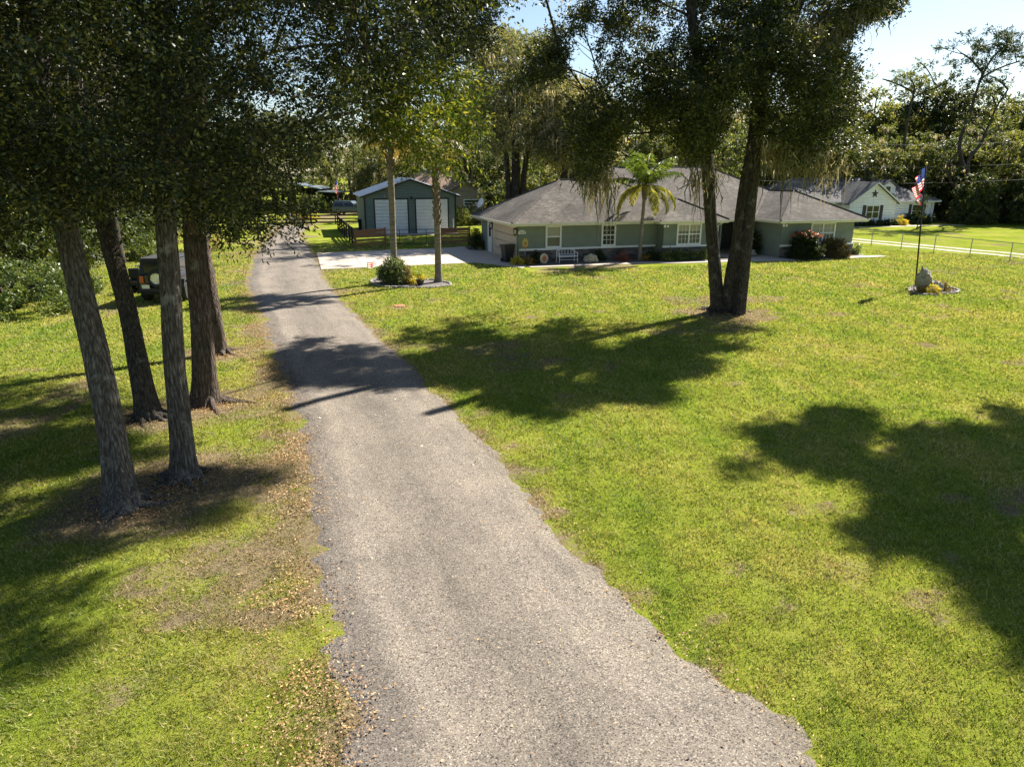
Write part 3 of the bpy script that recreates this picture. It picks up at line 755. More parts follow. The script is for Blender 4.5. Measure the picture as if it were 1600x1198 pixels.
    tr = [b, b + [-0.3, 0.2, 3], b + [-1.2, 0.6, 6], b + [-2.2, 1.0, 9], b + [-3, 1.3, 11]]
    def lob3(P):
        a = vnoise(P[:, 0] * 0.45 + 2, P[:, 1] * 0.45 + P[:, 2] * 0.6, 19); return np.clip((a - 0.2) * 3, 0.1, 1)
    cl7 = sample_clumps(160, (18, 29, 16, 28, 9.5, 18), [], SH_RIGHT, rg, density=lob3, mg=75)
    cl7b = sample_clumps(1000, (9, 24, 12, 30, 9, 17), [], SH_RIGHT, rg, strict=True, sgap=0.43, sf=1.0, mg=75)
    cl7 = np.concatenate([cl7, cl7b])
    near_tree('oak_tree', 'big oak just past the right edge of the lawn, shading the grass', b, [(tr, (0.4, 0.15))], cl7, bark='bark_dark', seed=77, per=54,
              crad=0.46, L=0.16, Wd=0.09, limbs=20, n=30, minh=6)
def bg_variant(seed, H=16, spread=5.5, base=0.3, leaf='leaf_forest', nclump=60, per=150, L=0.26, Wd=0.17, lean=0.0, moss=0, bark='bark_dark', kind='oak', crad=1.15):
    rg = np.random.default_rng(seed)
    t = thing('oak_tree' if kind == 'oak' else 'pine_tree', 'tree', 'tree', (0, 0, 0))
    top = np.array([lean * H, 0.1 * H * rg.normal(0, 0.3), H * 0.8])
    tr = [np.array([0, 0, -0.1]), np.array([lean * H * 0.25, 0.1, H * 0.22]), np.array([lean * H * 0.55, -0.1, H * 0.5]), top]
    V, F, C, _ = trunk_mesh(tr, 0.020 * H + 0.02, 0.05, 0.5, 5, 12, 0.06, seed, step=0.5)
    parts = [(V, F)]
    cs = []
    while len(cs) < nclump:
        p = rg.uniform(-1, 1, 3); q = np.linalg.norm(p)
        if q > 1 or q < 0.35: continue
        z = H * (base + (1 - base) * (0.5 + 0.5 * p[2]))
        w = spread * (1.0 if p[2] < 0.1 else 1.0 - 0.45 * p[2])
        c = np.array([p[0] * w + lean * z, p[1] * w, z])
        if vnoise(np.array(c[0] * 0.33 + seed), np.array(c[1] * 0.33 + c[2] * 0.4), seed) < 0.33: continue
        cs.append(c)
    cs = np.array(cs)
    parts += branches(cs, [C], rg, 9, 0.13, 0.04, H * 0.18)
    V, F = merge(parts); mesh_obj('trunk', V, F, MAT[bark], t, smooth=True)
    V, F = clump_leaves(cs, rg.uniform(0.7, 1.35, len(cs)) * crad, per, rg, L, Wd, 8, 0.6, 0.2)
    mesh_obj('crown', V, F, MAT[leaf], t)
    if moss:
        a = cs[rg.choice(len(cs), min(len(cs), moss), replace=False)]
        a = np.repeat(a, 4, 0) + rg.normal(0, 0.8, (len(a) * 4, 3))
        V, F = moss_strands(a, rg.uniform(0.8, 2.6, len(a)), rg, per=9, width=0.09, spread=0.25)
        mesh_obj('spanish_moss', V, F, MAT['moss'], t)['kind'] = 'stuff'
    return t

def build_forest():
    rg = np.random.default_rng(3)
    V = [bg_variant(101, 15, 5.2, 0.22, 'leaf_forest', 64, 170, moss=6),
         bg_variant(102, 17, 4.6, 0.30, 'leaf_forest', 60, 170),
         bg_variant(103, 13, 5.6, 0.12, 'leaf_mid', 66, 170, moss=10),
         bg_variant(104, 18, 4.2, 0.35, 'leaf_mid', 52, 170, lean=0.12),
         bg_variant(105, 14, 6.0, 0.10, 'leaf_forest', 76, 170, moss=12),
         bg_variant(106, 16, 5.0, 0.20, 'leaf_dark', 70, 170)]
    used = [False] * len(V)
    def place(vi, x, y, s, lab, grp, rz=None):
        rz = rg.uniform(0, 6.28) if rz is None else rz
        o = V[vi]
        if not used[vi]:
            used[vi] = True
            todo.append((o, (x, y, 0), rz, s, lab, grp)); return
        dup(o, (x, y, 0), rz, (s, s, s * rg.uniform(0.92, 1.08)), lab, grp)
    todo = []
    # right-hand wood behind the white neighbouring house
    lab = 'leafy oak in the sunlit wood behind the white neighbouring house'; grp = 'oaks in the right hand wood'
    for i, px in enumerate(range(1225, 1720, 24)):
        for row, (yy, pk) in enumerate(((88, 1.0), (99, 1.1), (113, 1.22))):
            x = px + rg.uniform(-14, 14) + row * 9
            Y = yy + rg.uniform(-3.5, 3.5) - (6 if px > 1520 else 0)
            d = Y / (CP - ((335 - 599) / FPX) * SP)
            X = (x - 800) / FPX * d
            place([0, 4, 1, 2, 5, 0][int(rg.integers(0, 6))] if row else [2, 4, 0, 2][int(rg.integers(0, 4))], X, Y, pk * rg.uniform(0.82, 1.05) * (0.98 if row else 0.78), lab, grp)
    # behind the green house and the brown house
    lab = 'tall oak in the wood behind the green house roof'; grp = 'oaks behind the green house'
    for row, (yy, s) in enumerate(((84, 0.95), (97, 1.1), (112, 1.3))):
        for px in range(735, 1235, 42):
            x = px + rg.uniform(-16, 16); Y = yy + rg.uniform(-4, 4)
            if row == 0 and px < 810: continue
            if 850 < px < 985: sc = s * 0.72
            else: sc = s
            place(int(rg.integers(0, 6)), (x - 800) / FPX * Y * 1.02, Y, sc * rg.uniform(0.85, 1.05), lab, grp)
    # far end of the driveway
    lab = 'oak in the woods beyond the far gate and the parked cars'; grp = 'oaks beyond the far gate'
    for row, (yy, s) in enumerate(((108, 0.72), (118, 0.8), (130, 0.86))):
        for px in range(385, 745, 36):
            x = px + rg.uniform(-14, 14); Y = yy + rg.uniform(-3, 3)
            place(int(rg.integers(0, 6)), (x - 800) / FPX * Y * 1.02, Y, s * rg.uniform(0.85, 1.1), lab, grp)
    # shaded wood along the left
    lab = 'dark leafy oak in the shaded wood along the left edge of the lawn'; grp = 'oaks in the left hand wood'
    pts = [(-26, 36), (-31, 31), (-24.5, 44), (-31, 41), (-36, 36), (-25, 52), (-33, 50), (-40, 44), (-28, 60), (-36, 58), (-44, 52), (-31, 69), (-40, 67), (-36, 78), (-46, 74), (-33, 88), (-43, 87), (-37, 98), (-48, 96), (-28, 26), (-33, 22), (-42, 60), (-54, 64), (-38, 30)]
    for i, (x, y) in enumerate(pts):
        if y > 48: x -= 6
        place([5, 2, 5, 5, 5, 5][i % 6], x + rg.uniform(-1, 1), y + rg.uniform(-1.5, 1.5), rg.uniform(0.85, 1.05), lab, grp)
    for o, loc, rz, s, l, g in todo:
        o.location = loc; o.rotation_euler = (0, 0, rz); o.scale = (s, s, s); o['label'] = l; o['group'] = g
    # leaning pines on the right
    def pine(path, r, lab, tuft, seed, leaf='leaf_pine'):
        rg2 = np.random.default_rng(seed); b = path[0]
        t = thing('pine_tree', lab, 'tree', (b[0], b[1], 0))
        VV, F, C, _ = trunk_mesh(path, r, 0.08, 0.3, 5, 14, 0.05, seed, step=0.5)
        parts = [(VV, F)]; cs = []
        for k, (px, py) in enumerate(tuft):
            cs.append(AD(px, py, path[-1][1] + rg2.uniform(-2.5, 2.5)))
        cs = np.array(cs)
        if len(cs): parts += branches(cs, [C], rg2, 6, 0.12, 0.05, 8)
        VV, F = merge(parts); mesh_obj('trunk', VV, F, MAT['bark_dark'], t, True, True)
        if len(cs):
            VV, F = clump_leaves(cs, rg2.uniform(0.5, 0.9, len(cs)), 110, rg2, 0.30, 0.09, 10, 0.6, 0.0); mesh_obj('crown', VV, F, MAT[leaf], t, True)
        return t
    P = lambda l: [AD(*q) for q in l]
    rr = np.random.default_rng(8)
    tuft = [(1545 + 26 * rr.normal() + 14 * k, 92 + 20 * rr.normal() - 5 * k) for k in (-2, -1, 0, 1, 2) for _ in range(11)] + [(1530 + rr.uniform(-8, 8), 72 + rr.uniform(-6, 6)) for _ in range(7)] + [(1570 + rr.uniform(-10, 12), 60 + rr.uniform(-8, 14)) for _ in range(10)]
    g0 = G(1490, 341); 
    pine([np.array([g0[0], 82, 0])] + P([(1500, 240, 82), (1515, 180, 82), (1532, 125, 82), (1550, 92, 82), (1572, 70, 82)]), 0.30, 'tall thin leaning pine rising above the right hand wood, crown against the sky', tuft, 1)
    tuft = [(1432 + 22 * rr.normal(), 122 + 12 * rr.normal()) for _ in range(26)]
    pine([np.array([G(1385, 341)[0], 84, 0])] + P([(1412, 240, 84), (1420, 180, 84), (1432, 130, 84)]), 0.25, 'upright tree with a bare gnarled top standing above the right hand wood', tuft, 2, 'leaf_mid')
    pine([np.array([G(1498, 341)[0], 80, 0])] + P([(1512, 270, 80), (1535, 220, 80), (1556, 170, 80), (1575, 140, 80)]), 0.32, 'dark leaning trunk wrapped in leaves just right of the tall thin pine', [(1556 + 14 * rr.normal(), 175 + 26 * rr.normal()) for _ in range(24)], 3, 'leaf_mid')
    pine([np.array([G(1463, 341)[0], 80, 0])] + P([(1480, 270, 80), (1500, 235, 80)]), 0.22, 'short dark leaning trunk left of the tall thin pine', [], 4)
    # dense undergrowth : front bushes as things, the rest as one mass
    V2 = []
    def hedge_mass(segs, leaf, seed, name, lab, Lf=0.24, per=60):
        rg2 = np.random.default_rng(seed); cs = []
        for (x0, y0, x1, y1, h, dep, n) in segs:
            t = rg2.uniform(0, 1, n); w = rg2.uniform(0, 1, n)
            nx, ny = -(y1 - y0), (x1 - x0); l = math.hypot(nx, ny)
            cs.append(np.stack([x0 + (x1 - x0) * t + nx / l * w * dep, y0 + (y1 - y0) * t + ny / l * w * dep, rg2.uniform(0, 1, n) ** 1.2 * h * (0.6 + 0.8 * vnoise(t * 14, w * 2, seed))], 1))
        cs = np.concatenate(cs)
        VV, F = clump_leaves(cs, rg2.uniform(0.5, 1.0, len(cs)), per, rg2, Lf, Lf * 0.6, 7, 0.7, 0.1)
        o = mesh_obj(name, VV, F, MAT[leaf]); props(o, lab, 'undergrowth', None, 'stuff')
    hedge_mass([(36, 84, 95, 74, 4.5, 7, 900), (-3, 78, 38, 84, 4.5, 6, 600), (-46, 103, -14, 106, 4.5, 6, 450)], 'leaf_mid', 5, 'undergrowth', 'dense green undergrowth at the foot of the woods')
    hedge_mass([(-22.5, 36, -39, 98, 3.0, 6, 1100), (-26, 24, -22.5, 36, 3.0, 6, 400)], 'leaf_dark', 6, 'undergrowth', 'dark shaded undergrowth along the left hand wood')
    # big dark cedar bushes right
    def bush(loc, rad, h, n, per, leaf, lab, name='bush', cat='bush', L=0.16, seed=0, group=None, cr=0.45, stems=True, Wd=None):
        rg2 = np.random.default_rng(seed + 300)
        t = thing(name, lab, cat, (loc[0], loc[1], 0), 0, group)
        p = unit(rg2.normal(0, 1, (n, 3))); p[:, 2] = np.abs(p[:, 2])
        k = rg2.uniform(0.45, 1, (n, 1)) ** 0.6
        cs = p * k * np.array([rad, rad, h])
        cs *= (0.8 + 0.4 * vnoise(p[:, 0] * 2 + seed, p[:, 1] * 2 + p[:, 2], seed))[:, None]
        cs[:, 2] = np.maximum(cs[:, 2], 0.1 * h)
        VV, F = clump_leaves(cs, cr * rg2.uniform(0.6, 1.2, n), per, rg2, L, Wd or L * 0.5, 7, 0.8, 0.05)
        mesh_obj('foliage', VV, F, MAT[leaf], t)
        if stems:
            m = MB()
            for _ in range(7):
                q = cs[int(rg2.integers(0, n))] * 0.85
                m.tube([(0.05 * rad * rg2.normal(), 0.05 * rad * rg2.normal(), 0), q * 0.5 + [0, 0, 0.1 * h], q], [0.03 * rad + 0.008, 0.02 * rad + 0.006, 0.005], 5)
            m.build('stems', MAT['bark_dark'], t)
        return t
    build_forest.bush = bush
    for i, (x, y, r_, h) in enumerate([(56, 76.5, 3.6, 7.0), (62.5, 75, 3.4, 6.5), (50, 78.5, 2.4, 5.0), (68, 71, 3.2, 6.0)]):
        bush((x, y), r_, h, 130, 110, 'leaf_mid',
             ['large dark conical cedar bush right of the white house at the wood edge', 'rounded green bush beside the dark cedar at the wood edge', 'dark bush close to the right end of the white house', 'tall bush at the far right end of the lawn beside the wood'][i], L=0.24, seed=i, cr=0.9)
    bush(G(45, 490)[:2] - np.array([1.4, -0.8]), 3.2, 2.5, 150, 140, 'leaf_shrub', 'sunlit rambling bush at the left edge of the lawn', L=0.13, seed=11, cr=0.55)
    bush(G(125, 455)[:2], 1.1, 1.0, 50, 90, 'leaf_shrub', 'low sunlit weedy bush between the rambling bush and the leaning trunk', L=0.10, seed=12, cr=0.35)
    bush(G(222, 415)[:2] + np.array([-1, 3.0]), 1.2, 1.5, 50, 90, 'leaf_shrub', 'bright yellow green bush behind the black off road vehicle', L=0.14, seed=13, cr=0.5)
    bush(G(268, 402)[:2] + np.array([0.5, 4]), 1.6, 2.4, 50, 90, 'leaf_bronze', 'pinkish bronze bush glimpsed above the black off road vehicle', L=0.14, seed=14, cr=0.5)
# ------------------------------------------------------------------ the green house
HO = np.array([0.4, 44.0]); HT = R(17.5); HC, HS = math.cos(HT), math.sin(HT)
def HW(u, w, z=0): return np.array([HO[0] + u * HC - w * HS, HO[1] + u * HS + w * HC, z])
def upx(px, w, z=1.6):
    k = (px - 800) / FPX   # X = k*(Y*CP-(z-h)*SP)
    a = HO[0] - w * HS; b = HO[1] + w * HC
    return (k * (b * CP - (z - CAMH) * SP) - a) / (HC - k * CP * HS)

def hip(m, me, mc, u0, w0, u1, w1, z, s=0.5, gable=False):
    """hip roof solid into m, eaves board into me, ridge caps into mc"""
    hw = min(u1 - u0, w1 - w0) / 2; zr = z + hw * s
    if (u1 - u0) >= (w1 - w0): a, b = (u0 + hw, (w0 + w1) / 2, zr), (u1 - hw, (w0 + w1) / 2, zr); along = 'u'
    else: a, b = ((u0 + u1) / 2, w0 + hw, zr), ((u0 + u1) / 2, w1 - hw, zr); along = 'w'
    c = [(u0, w0, z), (u1, w0, z), (u1, w1, z), (u0, w1, z)]
    if along == 'u':
        m.face([c[0], c[1], b, a]); m.face([c[1], c[2], b]); m.face([c[2], c[3], a, b]); m.face([c[3], c[0], a])
        hips = [(c[0], a), (c[3], a), (c[1], b), (c[2], b), (a, b)]
    else:
        m.face([c[0], c[1], a]); m.face([c[1], c[2], b, a]); m.face([c[2], c[3], b]); m.face([c[3], c[0], a, b])
        hips = [(c[0], a), (c[1], a), (c[2], b), (c[3], b), (a, b)]
    for p, q in hips:
        p = np.array(p); q = np.array(q)
        if np.linalg.norm(p - q) > 0.1: mc.tube([p + [0, 0, .0], q + [0, 0, .0]], 0.065, 6)
    e = 0.025
    me.box(u0 + e, w0 + e, z - 0.20, u1 - e, w1 - e, z - 0.004)
    # gutter lip
    me.box(u0 - 0.05, w0 - 0.05, z - 0.11, u1 + 0.05, w0 + e, z - 0.02)
    me.box(u0 - 0.05, w0 + e, z - 0.11, u0 + e, w1, z - 0.02)

def window(parent, u0, u1, z0, z1, w, cols=3, rows=4, split=1, blind=0.5, face='-w', trim=0.11, shut=False, pane='glass', muntin=True):
    """sash window proud of a wall facing -w at depth w (or facing -u for face='-u')"""
    f = MB(); T = (lambda a, b, c, d, e_, g: (a, b, c, d, e_, g))
    def bx(m, a0, d0, c0, a1, d1, c1):
        if face == '-w': m.box(a0, w - d1, c0, a1, w - d0, c1)
        else: m.box(w - d1, a0, c0, w - d0, a1, c1)
    bx(f, u0 - trim, 0.0, z0 - trim, u0, 0.06, z1 + trim); bx(f, u1, 0.0, z0 - trim, u1 + trim, 0.06, z1 + trim)
    bx(f, u0, 0.0, z1, u1, 0.058, z1 + trim); bx(f, u0, 0.0, z0 - trim, u1, 0.07, z0)
    zm = (z0 + z1) / 2
    us = np.linspace(u0, u1, split + 1)
    for k in range(1, split): bx(f, us[k] - 0.05, 0.005, z0, us[k] + 0.05, 0.055, z1)
    bx(f, u0, 0.006, zm - 0.035, u1, 0.05, zm + 0.035)
    if muntin:
        for k in range(split):
            a, b = us[k], us[k + 1]
            for c in range(1, cols):
                x = a + (b - a) * c / cols; bx(f, x - 0.011, 0.008, z0, x + 0.011, 0.034, z1)
            for r_ in range(1, rows):
                if r_ * 2 == rows: continue
                z = z0 + (z1 - z0) * r_ / rows; bx(f, u0, 0.009, z - 0.011, u1, 0.033, z + 0.011)
    fo = f.build('window', MAT['trim_white'], parent)
    p = MB(); bx(p, u0, 0.016, z0, u1, 0.022, z1); p.build('pane', MAT['glass' if pane == 'glass' else 'dark_glass'], fo)
    if blind:
        b = MB()
        zb = z1 - (z1 - z0) * blind
        n = max(4, int((z1 - zb) / 0.06))
        for i in range(n):
            za = zb + (z1 - zb) * i / n; bx(b, u0 + .01, 0.002 + 0.004 * (i % 2), za, u1 - .01, 0.010, za + (z1 - zb) / n - 0.004)
        b.build('blind', MAT['blind'], fo)
        b = MB(); bx(b, u0, 0.001, z0, u1, 0.0035, zb); b.build('room', MAT['curtain'], fo)
    else:
        b = MB(); bx(b, u0, 0.001, z0, u1, 0.0035, z1); b.build('room', MAT['room_dark'], fo)
    return fo

def text_mesh(txt, size, name, mat, parent, loc, rot, ext=0.004):
    cu = bpy.data.curves.new(name, 'FONT'); cu.body = txt; cu.size = size; cu.align_x = 'CENTER'; cu.align_y = 'CENTER'; cu.extrude = ext
    o = bpy.data.objects.new(name, cu); COL.objects.link(o)
    dg = bpy.context.evaluated_depsgraph_get(); me = bpy.data.meshes.new_from_object(o.evaluated_get(dg))
    bpy.data.objects.remove(o); bpy.data.curves.remove(cu)
    ob = bpy.data.objects.new(name, me); COL.objects.link(ob); me.materials.clear(); me.materials.append(mat)
    ob.parent = parent; ob.location = loc; ob.rotation_euler = rot
    return ob

def build_house():
    t = thing('ranch_house', 'long single storey green stucco house with a weathered grey brown hip roof', 'house', (HO[0], HO[1], 0), HT)
    # walls
    g = MB()
    g.box(0, 0, 0.0, 9.5, 8.6, 2.4)
    g.build('wall', MAT['stucco_green'], t)
    g = MB(); g.box(9.5, -0.9, 0, 13.3, 5, 2.4); g.build('wall', MAT['stucco_green'], t)
    g = MB(); g.box(17.1, -2.7, 0, 22.8, 9, 2.4); g.build('wall', MAT['stucco_green'], t)
    g = MB(); g.box(3.0, 2.4, 0, 22.7, 12.0, 2.39); g.build('wall', MAT['stucco_green'], t)
    # stone base + band
    def base(u0, u1, w, side0=None, side1=None):
        s = MB(); s.box(u0 - 0.05, w - 0.07, 0, u1 + 0.05, w + 0.02, 0.74)
        if side0 is not None: s.box(u0 - 0.07, w + .02, 0, u0 + 0.02, side0, 0.738)
        if side1 is not None: s.box(u1 - 0.02, w + .02, 0, u1 + 0.07, side1, 0.738)
        s.build('stone_base', MAT['stone_base'], t)
        s = MB(); s.box(u0 - 0.08, w - 0.12, 0.74, u1 + 0.08, w + 0.01, 0.86)
        if side0 is not None: s.box(u0 - 0.12, w + .01, 0.741, u0 + 0.01, side0, 0.859)
        if side1 is not None: s.box(u1 - 0.01, w + .01, 0.741, u1 + 0.12, side1, 0.859)
        s.build('sill_band', MAT['trim_white'], t)
    base(0.12, 9.3, 0.0); base(9.5, 13.3, -0.9, None); base(17.1, 22.8, -2.7, None, 8.5)
    # roof
    m = MB(); me = MB(); mc = MB()
    hip(m, me, mc, -0.6, -0.6, 13.2, 9.2, 2.45)
    hip(m, me, mc, 1.9, -0.594, 23.4, 12.6, 2.437)
    hip(m, me, mc, 8.9, -1.5, 13.9, 4.5, 2.456)
    hip(m, me, mc, 16.5, -3.3, 23.41, 10.5, 2.446)
    ro = m.build('roof', MAT['shingle_main'], t)
    me.build('eaves', MAT['trim_cream'], t)
    mc.build('ridge_cap', MAT['shingle_main'], ro)
    v = MB(); v.box(5.3, 4.22, 4.86, 7.9, 4.38, 4.98); v.box(9.5, 5.92, 5.66, 12.5, 6.08, 5.80); v.build('ridge_vent', MAT['trim_black'], ro)
    v = MB(); v.lathe([(0.05, 3.6), (0.05, 4.2)], (3.2, 5.6, 0), 10); v.lathe([(0.05, 4.2), (0.05, 5.7)], (14.2, 3.9, 0), 10); v.build('vent_pipe', MAT['metal_grey'], ro)
    # windows on the front
    a, b = upx(855, 0), upx(874.5, 0); window(t, a, b, 0.97, 2.13, 0.0, split=1, blind=0.55, muntin=False)
    a, b = upx(942, 0), upx(959.5, 0); window(t, a, b, 0.97, 2.13, 0.0, cols=3, rows=4, split=1, blind=0.0)
    a, b = upx(1059.5, -0.9), upx(1093, -0.9); window(t, a, b, 0.97, 2.13, -0.9, cols=3, rows=4, split=2, blind=0.35)
    a, b = upx(1268, -2.7), upx(1302, -2.7); window(t, a, b, 0.97, 2.13, -2.7, cols=3, rows=4, split=2, blind=0.6)
    window(t, 14.6, 15.5, 0.5, 2.1, 2.4, cols=2, rows=4, split=1, blind=0)
    # porch: front door, column, floor
    d = MB(); d.box(15.9, 2.33, 0.12, 16.85, 2.41, 2.15); do = d.build('door', MAT['room_dark'], t)
    d = MB(); d.lathe([(0.03, 0), (0.035, 0.03), (0.02, 0.06)], (16.0, 2.27, 1.05), 10, 'y'); d.build('handle', MAT['metal_grey'], do)
    d = MB(); d.box(15.8, 2.30, 0.12, 15.9, 2.41, 2.25); d.box(16.85, 2.30, 0.12, 16.95, 2.41, 2.25); d.box(15.9, 2.30, 2.15, 16.85, 2.41, 2.25); d.build('door_frame', MAT['trim_white'], t)
    uc = upx(1170, -0.3)
    d = MB(); d.box(uc - 0.24, -0.52, 0, uc + 0.24, -0.06, 1.05); d.build('column_base', MAT['stone_base'], t)
    d = MB(); d.box(uc - 0.29, -0.57, 1.05, uc + 0.29, -0.01, 1.12); d.box(uc - 0.13, -0.42, 1.12, uc + 0.13, -0.16, 2.24); d.box(uc - 0.17, -0.46, 2.12, uc + 0.17, -0.12, 2.24); d.build('column', MAT['trim_cream'], t)
    # garage side (facing -u)
    d = MB()
    for k in range(4): d.box(-0.035, 0.5, 0.02 + k * 0.52, -0.005, 5.25, 0.02 + k * 0.52 + 0.51)
    d.build('garage_door', MAT['garage_beige'], t)
    d = MB(); d.box(-0.07, 0.36, 0, 0.0, 0.5, 2.24); d.box(-0.07, 5.25, 0, 0.0, 5.39, 2.24); d.box(-0.07, 0.5, 2.1, 0.0, 5.25, 2.24)
    d.box(-0.06, 5.8, 0, 0.0, 5.9, 2.2); d.box(-0.06, 6.8, 0, 0.0, 6.9, 2.2); d.box(-0.06, 5.9, 2.1, 0, 6.8, 2.2); d.build('door_frame', MAT['trim_cream'], t)
    d = MB(); d.box(-0.03, 5.9, 0.03, -0.002, 6.8, 2.1); dd = d.build('door', MAT['trim_white'], t)
    d = MB(); d.box(-0.038, 6.12, 1.1, -0.031, 6.58, 1.9); d.build('pane', MAT['dark_glass'], dd)
    def coach(w):
        m = MB(); m.box(-0.12, w - 0.03, 2.0, 0, w + 0.03, 2.06); m.lathe([(0.04, 2.12), (0.13, 2.06), (0.13, 2.04), (0.1, 2.03)], (-0.16, w, 0), 6)
        m.lathe([(0.09, 1.72), (0.1, 1.74), (0.05, 1.68), (0.02, 1.62)], (-0.16, w, 0), 6)
        for k in range(6):
            c, s = math.cos(k * math.pi / 3), math.sin(k * math.pi / 3)
            m.tube([(-0.16 + 0.09 * c, w + 0.09 * s, 1.73), (-0.16 + 0.11 * c, w + 0.11 * s, 2.05)], 0.012, 4)
        o = m.build('wall_lamp', MAT['metal_black'], t)
        m = MB(); m.lathe([(0.05, 1.75), (0.075, 1.85), (0.06, 2.0)], (-0.16, w, 0), 10); m.build('lamp_glass', MAT['bulb_white'], o)
    coach(0.18); coach(5.6)
    # downspouts
    m = MB(); up = 13.38
    m.tube([(up, -1.02, 0.1), (up, -1.02, 2.05), (up + .2, -1.35, 2.3)], 0.045, 6); m.build('downspout', MAT['trim_white'], t)
    m = MB(); m.tube([(0.04, 8.7, 0.1), (0.04, 8.7, 2.0), (-0.5, 9.1, 2.3)], 0.045, 6); m.build('downspout', MAT['trim_cream'], t)
    # flood lights at eave corners
    for u, w in ((9.35, -1.3), (16.9, -3.05)):
        m = MB(); m.lathe([(0.05, 2.18), (0.05, 2.24)], (u, w, 0), 10)
        for s in (-1, 1):
            m.lathe([(0.03, -0.02), (0.04, -0.06), (0.075, -0.12), (0.08, -0.15), (0.03, -0.155)], (u + s * 0.11, w, 2.12), 12, 'y')
            m.tube([(u, w, 2.18), (u + s * 0.11, w - 0.02, 2.12)], 0.012, 4)
        m.build('flood_light', MAT['bulb_white'], t, smooth=True)
    # satellite dish on the far roof corner: a thing of its own
    s = thing('satellite_dish', 'grey satellite dish on the left corner of the green house roof', 'satellite dish', HW(-0.1, 8.0, 2.66), HT)
    m = MB(); m.tube([(0, 0, 0), (0, 0, 0.35), (-0.1, -0.1, 0.55)], 0.025, 6); m.box(-0.12, -0.1, -0.02, 0.12, 0.1, 0.0); m.build('mast', MAT['metal_grey'], s)
    prof = [(0.02, 0.0), (0.12, 0.012), (0.24, 0.05), (0.34, 0.10), (0.35, 0.11), (0.24, 0.065), (0.12, 0.03), (0.02, 0.02)]
    m = MB(); m.lathe(prof, (0, 0, 0), 20); d = m.build('dish', MAT['metal_white'], s, smooth=True); d.location = (-0.12, -0.14, 0.6); d.rotation_euler = (R(15), R(-62), 0)
    m = MB(); m.tube([(-0.1, -0.12, 0.4), (-0.55, -0.25, 0.62)], 0.014, 5); m.box(-0.62, -0.3, 0.58, -0.52, -0.2, 0.68); m.build('feed_arm', MAT['metal_grey'], s)
    # number plaque
    s = thing('house_number_plaque', 'white arched house number plaque on the green front wall', 'sign', HW(upx(815.5, 0), -0.02, 1.86), HT)
    pl = [(-0.24, -0.10), (0.24, -0.10), (0.24, 0.02), (0.19, 0.075), (0.1, 0.12), (0, 0.135), (-0.1, 0.12), (-0.19, 0.075), (-0.24, 0.02)]
    m = MB(); m.prism(pl, -0.01, 0.015); m.build('plate', MAT['metal_white'], s)
    text_mesh('6534', 0.17, 'number', MAT['trim_black'], s, (0, -0.013, 0.0), (R(90), 0, 0))

    # ---- things along the front
    b = thing('garden_bench', 'white painted metal garden bench in front of the green wall', 'bench', HW(upx(885, -0.75, 0.4), -0.85), HT)
    m = MB(); 
    for k in range(5): m.box(-0.6, -0.27 + k * 0.1, 0.40, 0.6, -0.20 + k * 0.1, 0.43)
    m.build('seat', MAT['metal_white'], b)
    m = MB(); 
    arch = [(-0.6 + 1.2 * i / 12, 0.24, 0.74 + 0.10 * math.sin(math.pi * i / 12)) for i in range(13)]
    m.tube(arch, 0.022, 6); m.tube([(-0.6, 0.22, 0.5), (0.6, 0.22, 0.5)], 0.016, 6)
    for i in range(1, 12): m.tube([(-0.6 + 0.1 * i, 0.22, 0.5), (arch[i][0] + (0.05 if i % 2 else -0.05), 0.24, arch[i][2])], 0.009, 4)
    m.build('backrest', MAT['metal_white'], b)
    for sx in (-0.6, 0.6):
        m = MB(); m.tube([(sx, -0.27, 0), (sx, -0.26, 0.62)], 0.022, 6); m.build('leg', MAT['metal_white'], b)
        m = MB(); m.tube([(sx, 0.28, 0), (sx, 0.22, 0.42), (sx, 0.24, 0.74)], 0.022, 6); m.build('leg', MAT['metal_white'], b)
        m = MB(); m.tube([(sx, -0.3, 0.60), (sx, -0.1, 0.64), (sx, 0.23, 0.62)], 0.022, 6); m.build('armrest', MAT['metal_white'], b)
    m = MB(); m.tube([(-0.6, -0.26, 0.22), (0.6, -0.26, 0.22)], 0.014, 5); m.build('stretcher', MAT['metal_white'], b)
    # wheeled bin
    def bin_(name_lab, p, rz):
        t2 = thing('wheeled_bin', name_lab, 'bin', p, rz)
        V = []; m = MB()
        lo = [(-0.24, -0.26), (0.24, -0.26), (0.24, 0.22), (-0.24, 0.22)]; hi = [(-0.33, -0.36), (0.33, -0.36), (0.33, 0.34), (-0.33, 0.34)]
        bse = [(x, y, 0.06) for x, y in lo]; tp = [(x, y, 1.0) for x, y in hi]
        m.face(bse[::-1]); m.face(tp)
        for i in range(4): m.face([bse[i], bse[(i + 1) % 4], tp[(i + 1) % 4], tp[i]])
        m.box(-0.36, -0.39, 0.96, 0.36, 0.37, 1.01); m.build('body', MAT['bin_black'], t2)
        m = MB(); m.prism([(-0.41, 1.02), (0.38, 1.02), (0.38, 1.07), (0.1, 1.12), (-0.3, 1.11), (-0.41, 1.05)], -0.37, 0.37, 'yz'); m.build('lid', MAT['bin_black'], t2)
        m = MB(); m.tube([(-0.3, 0.42, 1.0), (0.3, 0.42, 1.0)], 0.018, 6); m.box(-0.3, 0.33, 0.98, -0.26, 0.43, 1.01); m.box(0.26, 0.33, 0.98, 0.3, 0.43, 1.01); m.build('handle', MAT['bin_black'], t2)
        for s in (-1, 1):
            m = MB(); m.lathe([(0.02, -0.03), (0.13, -0.03), (0.14, 0), (0.13, 0.03), (0.02, 0.03)], (s * 0.27, 0.26, 0.14), 14, 'x'); m.build('wheel', MAT['tyre'], t2)
        return t2
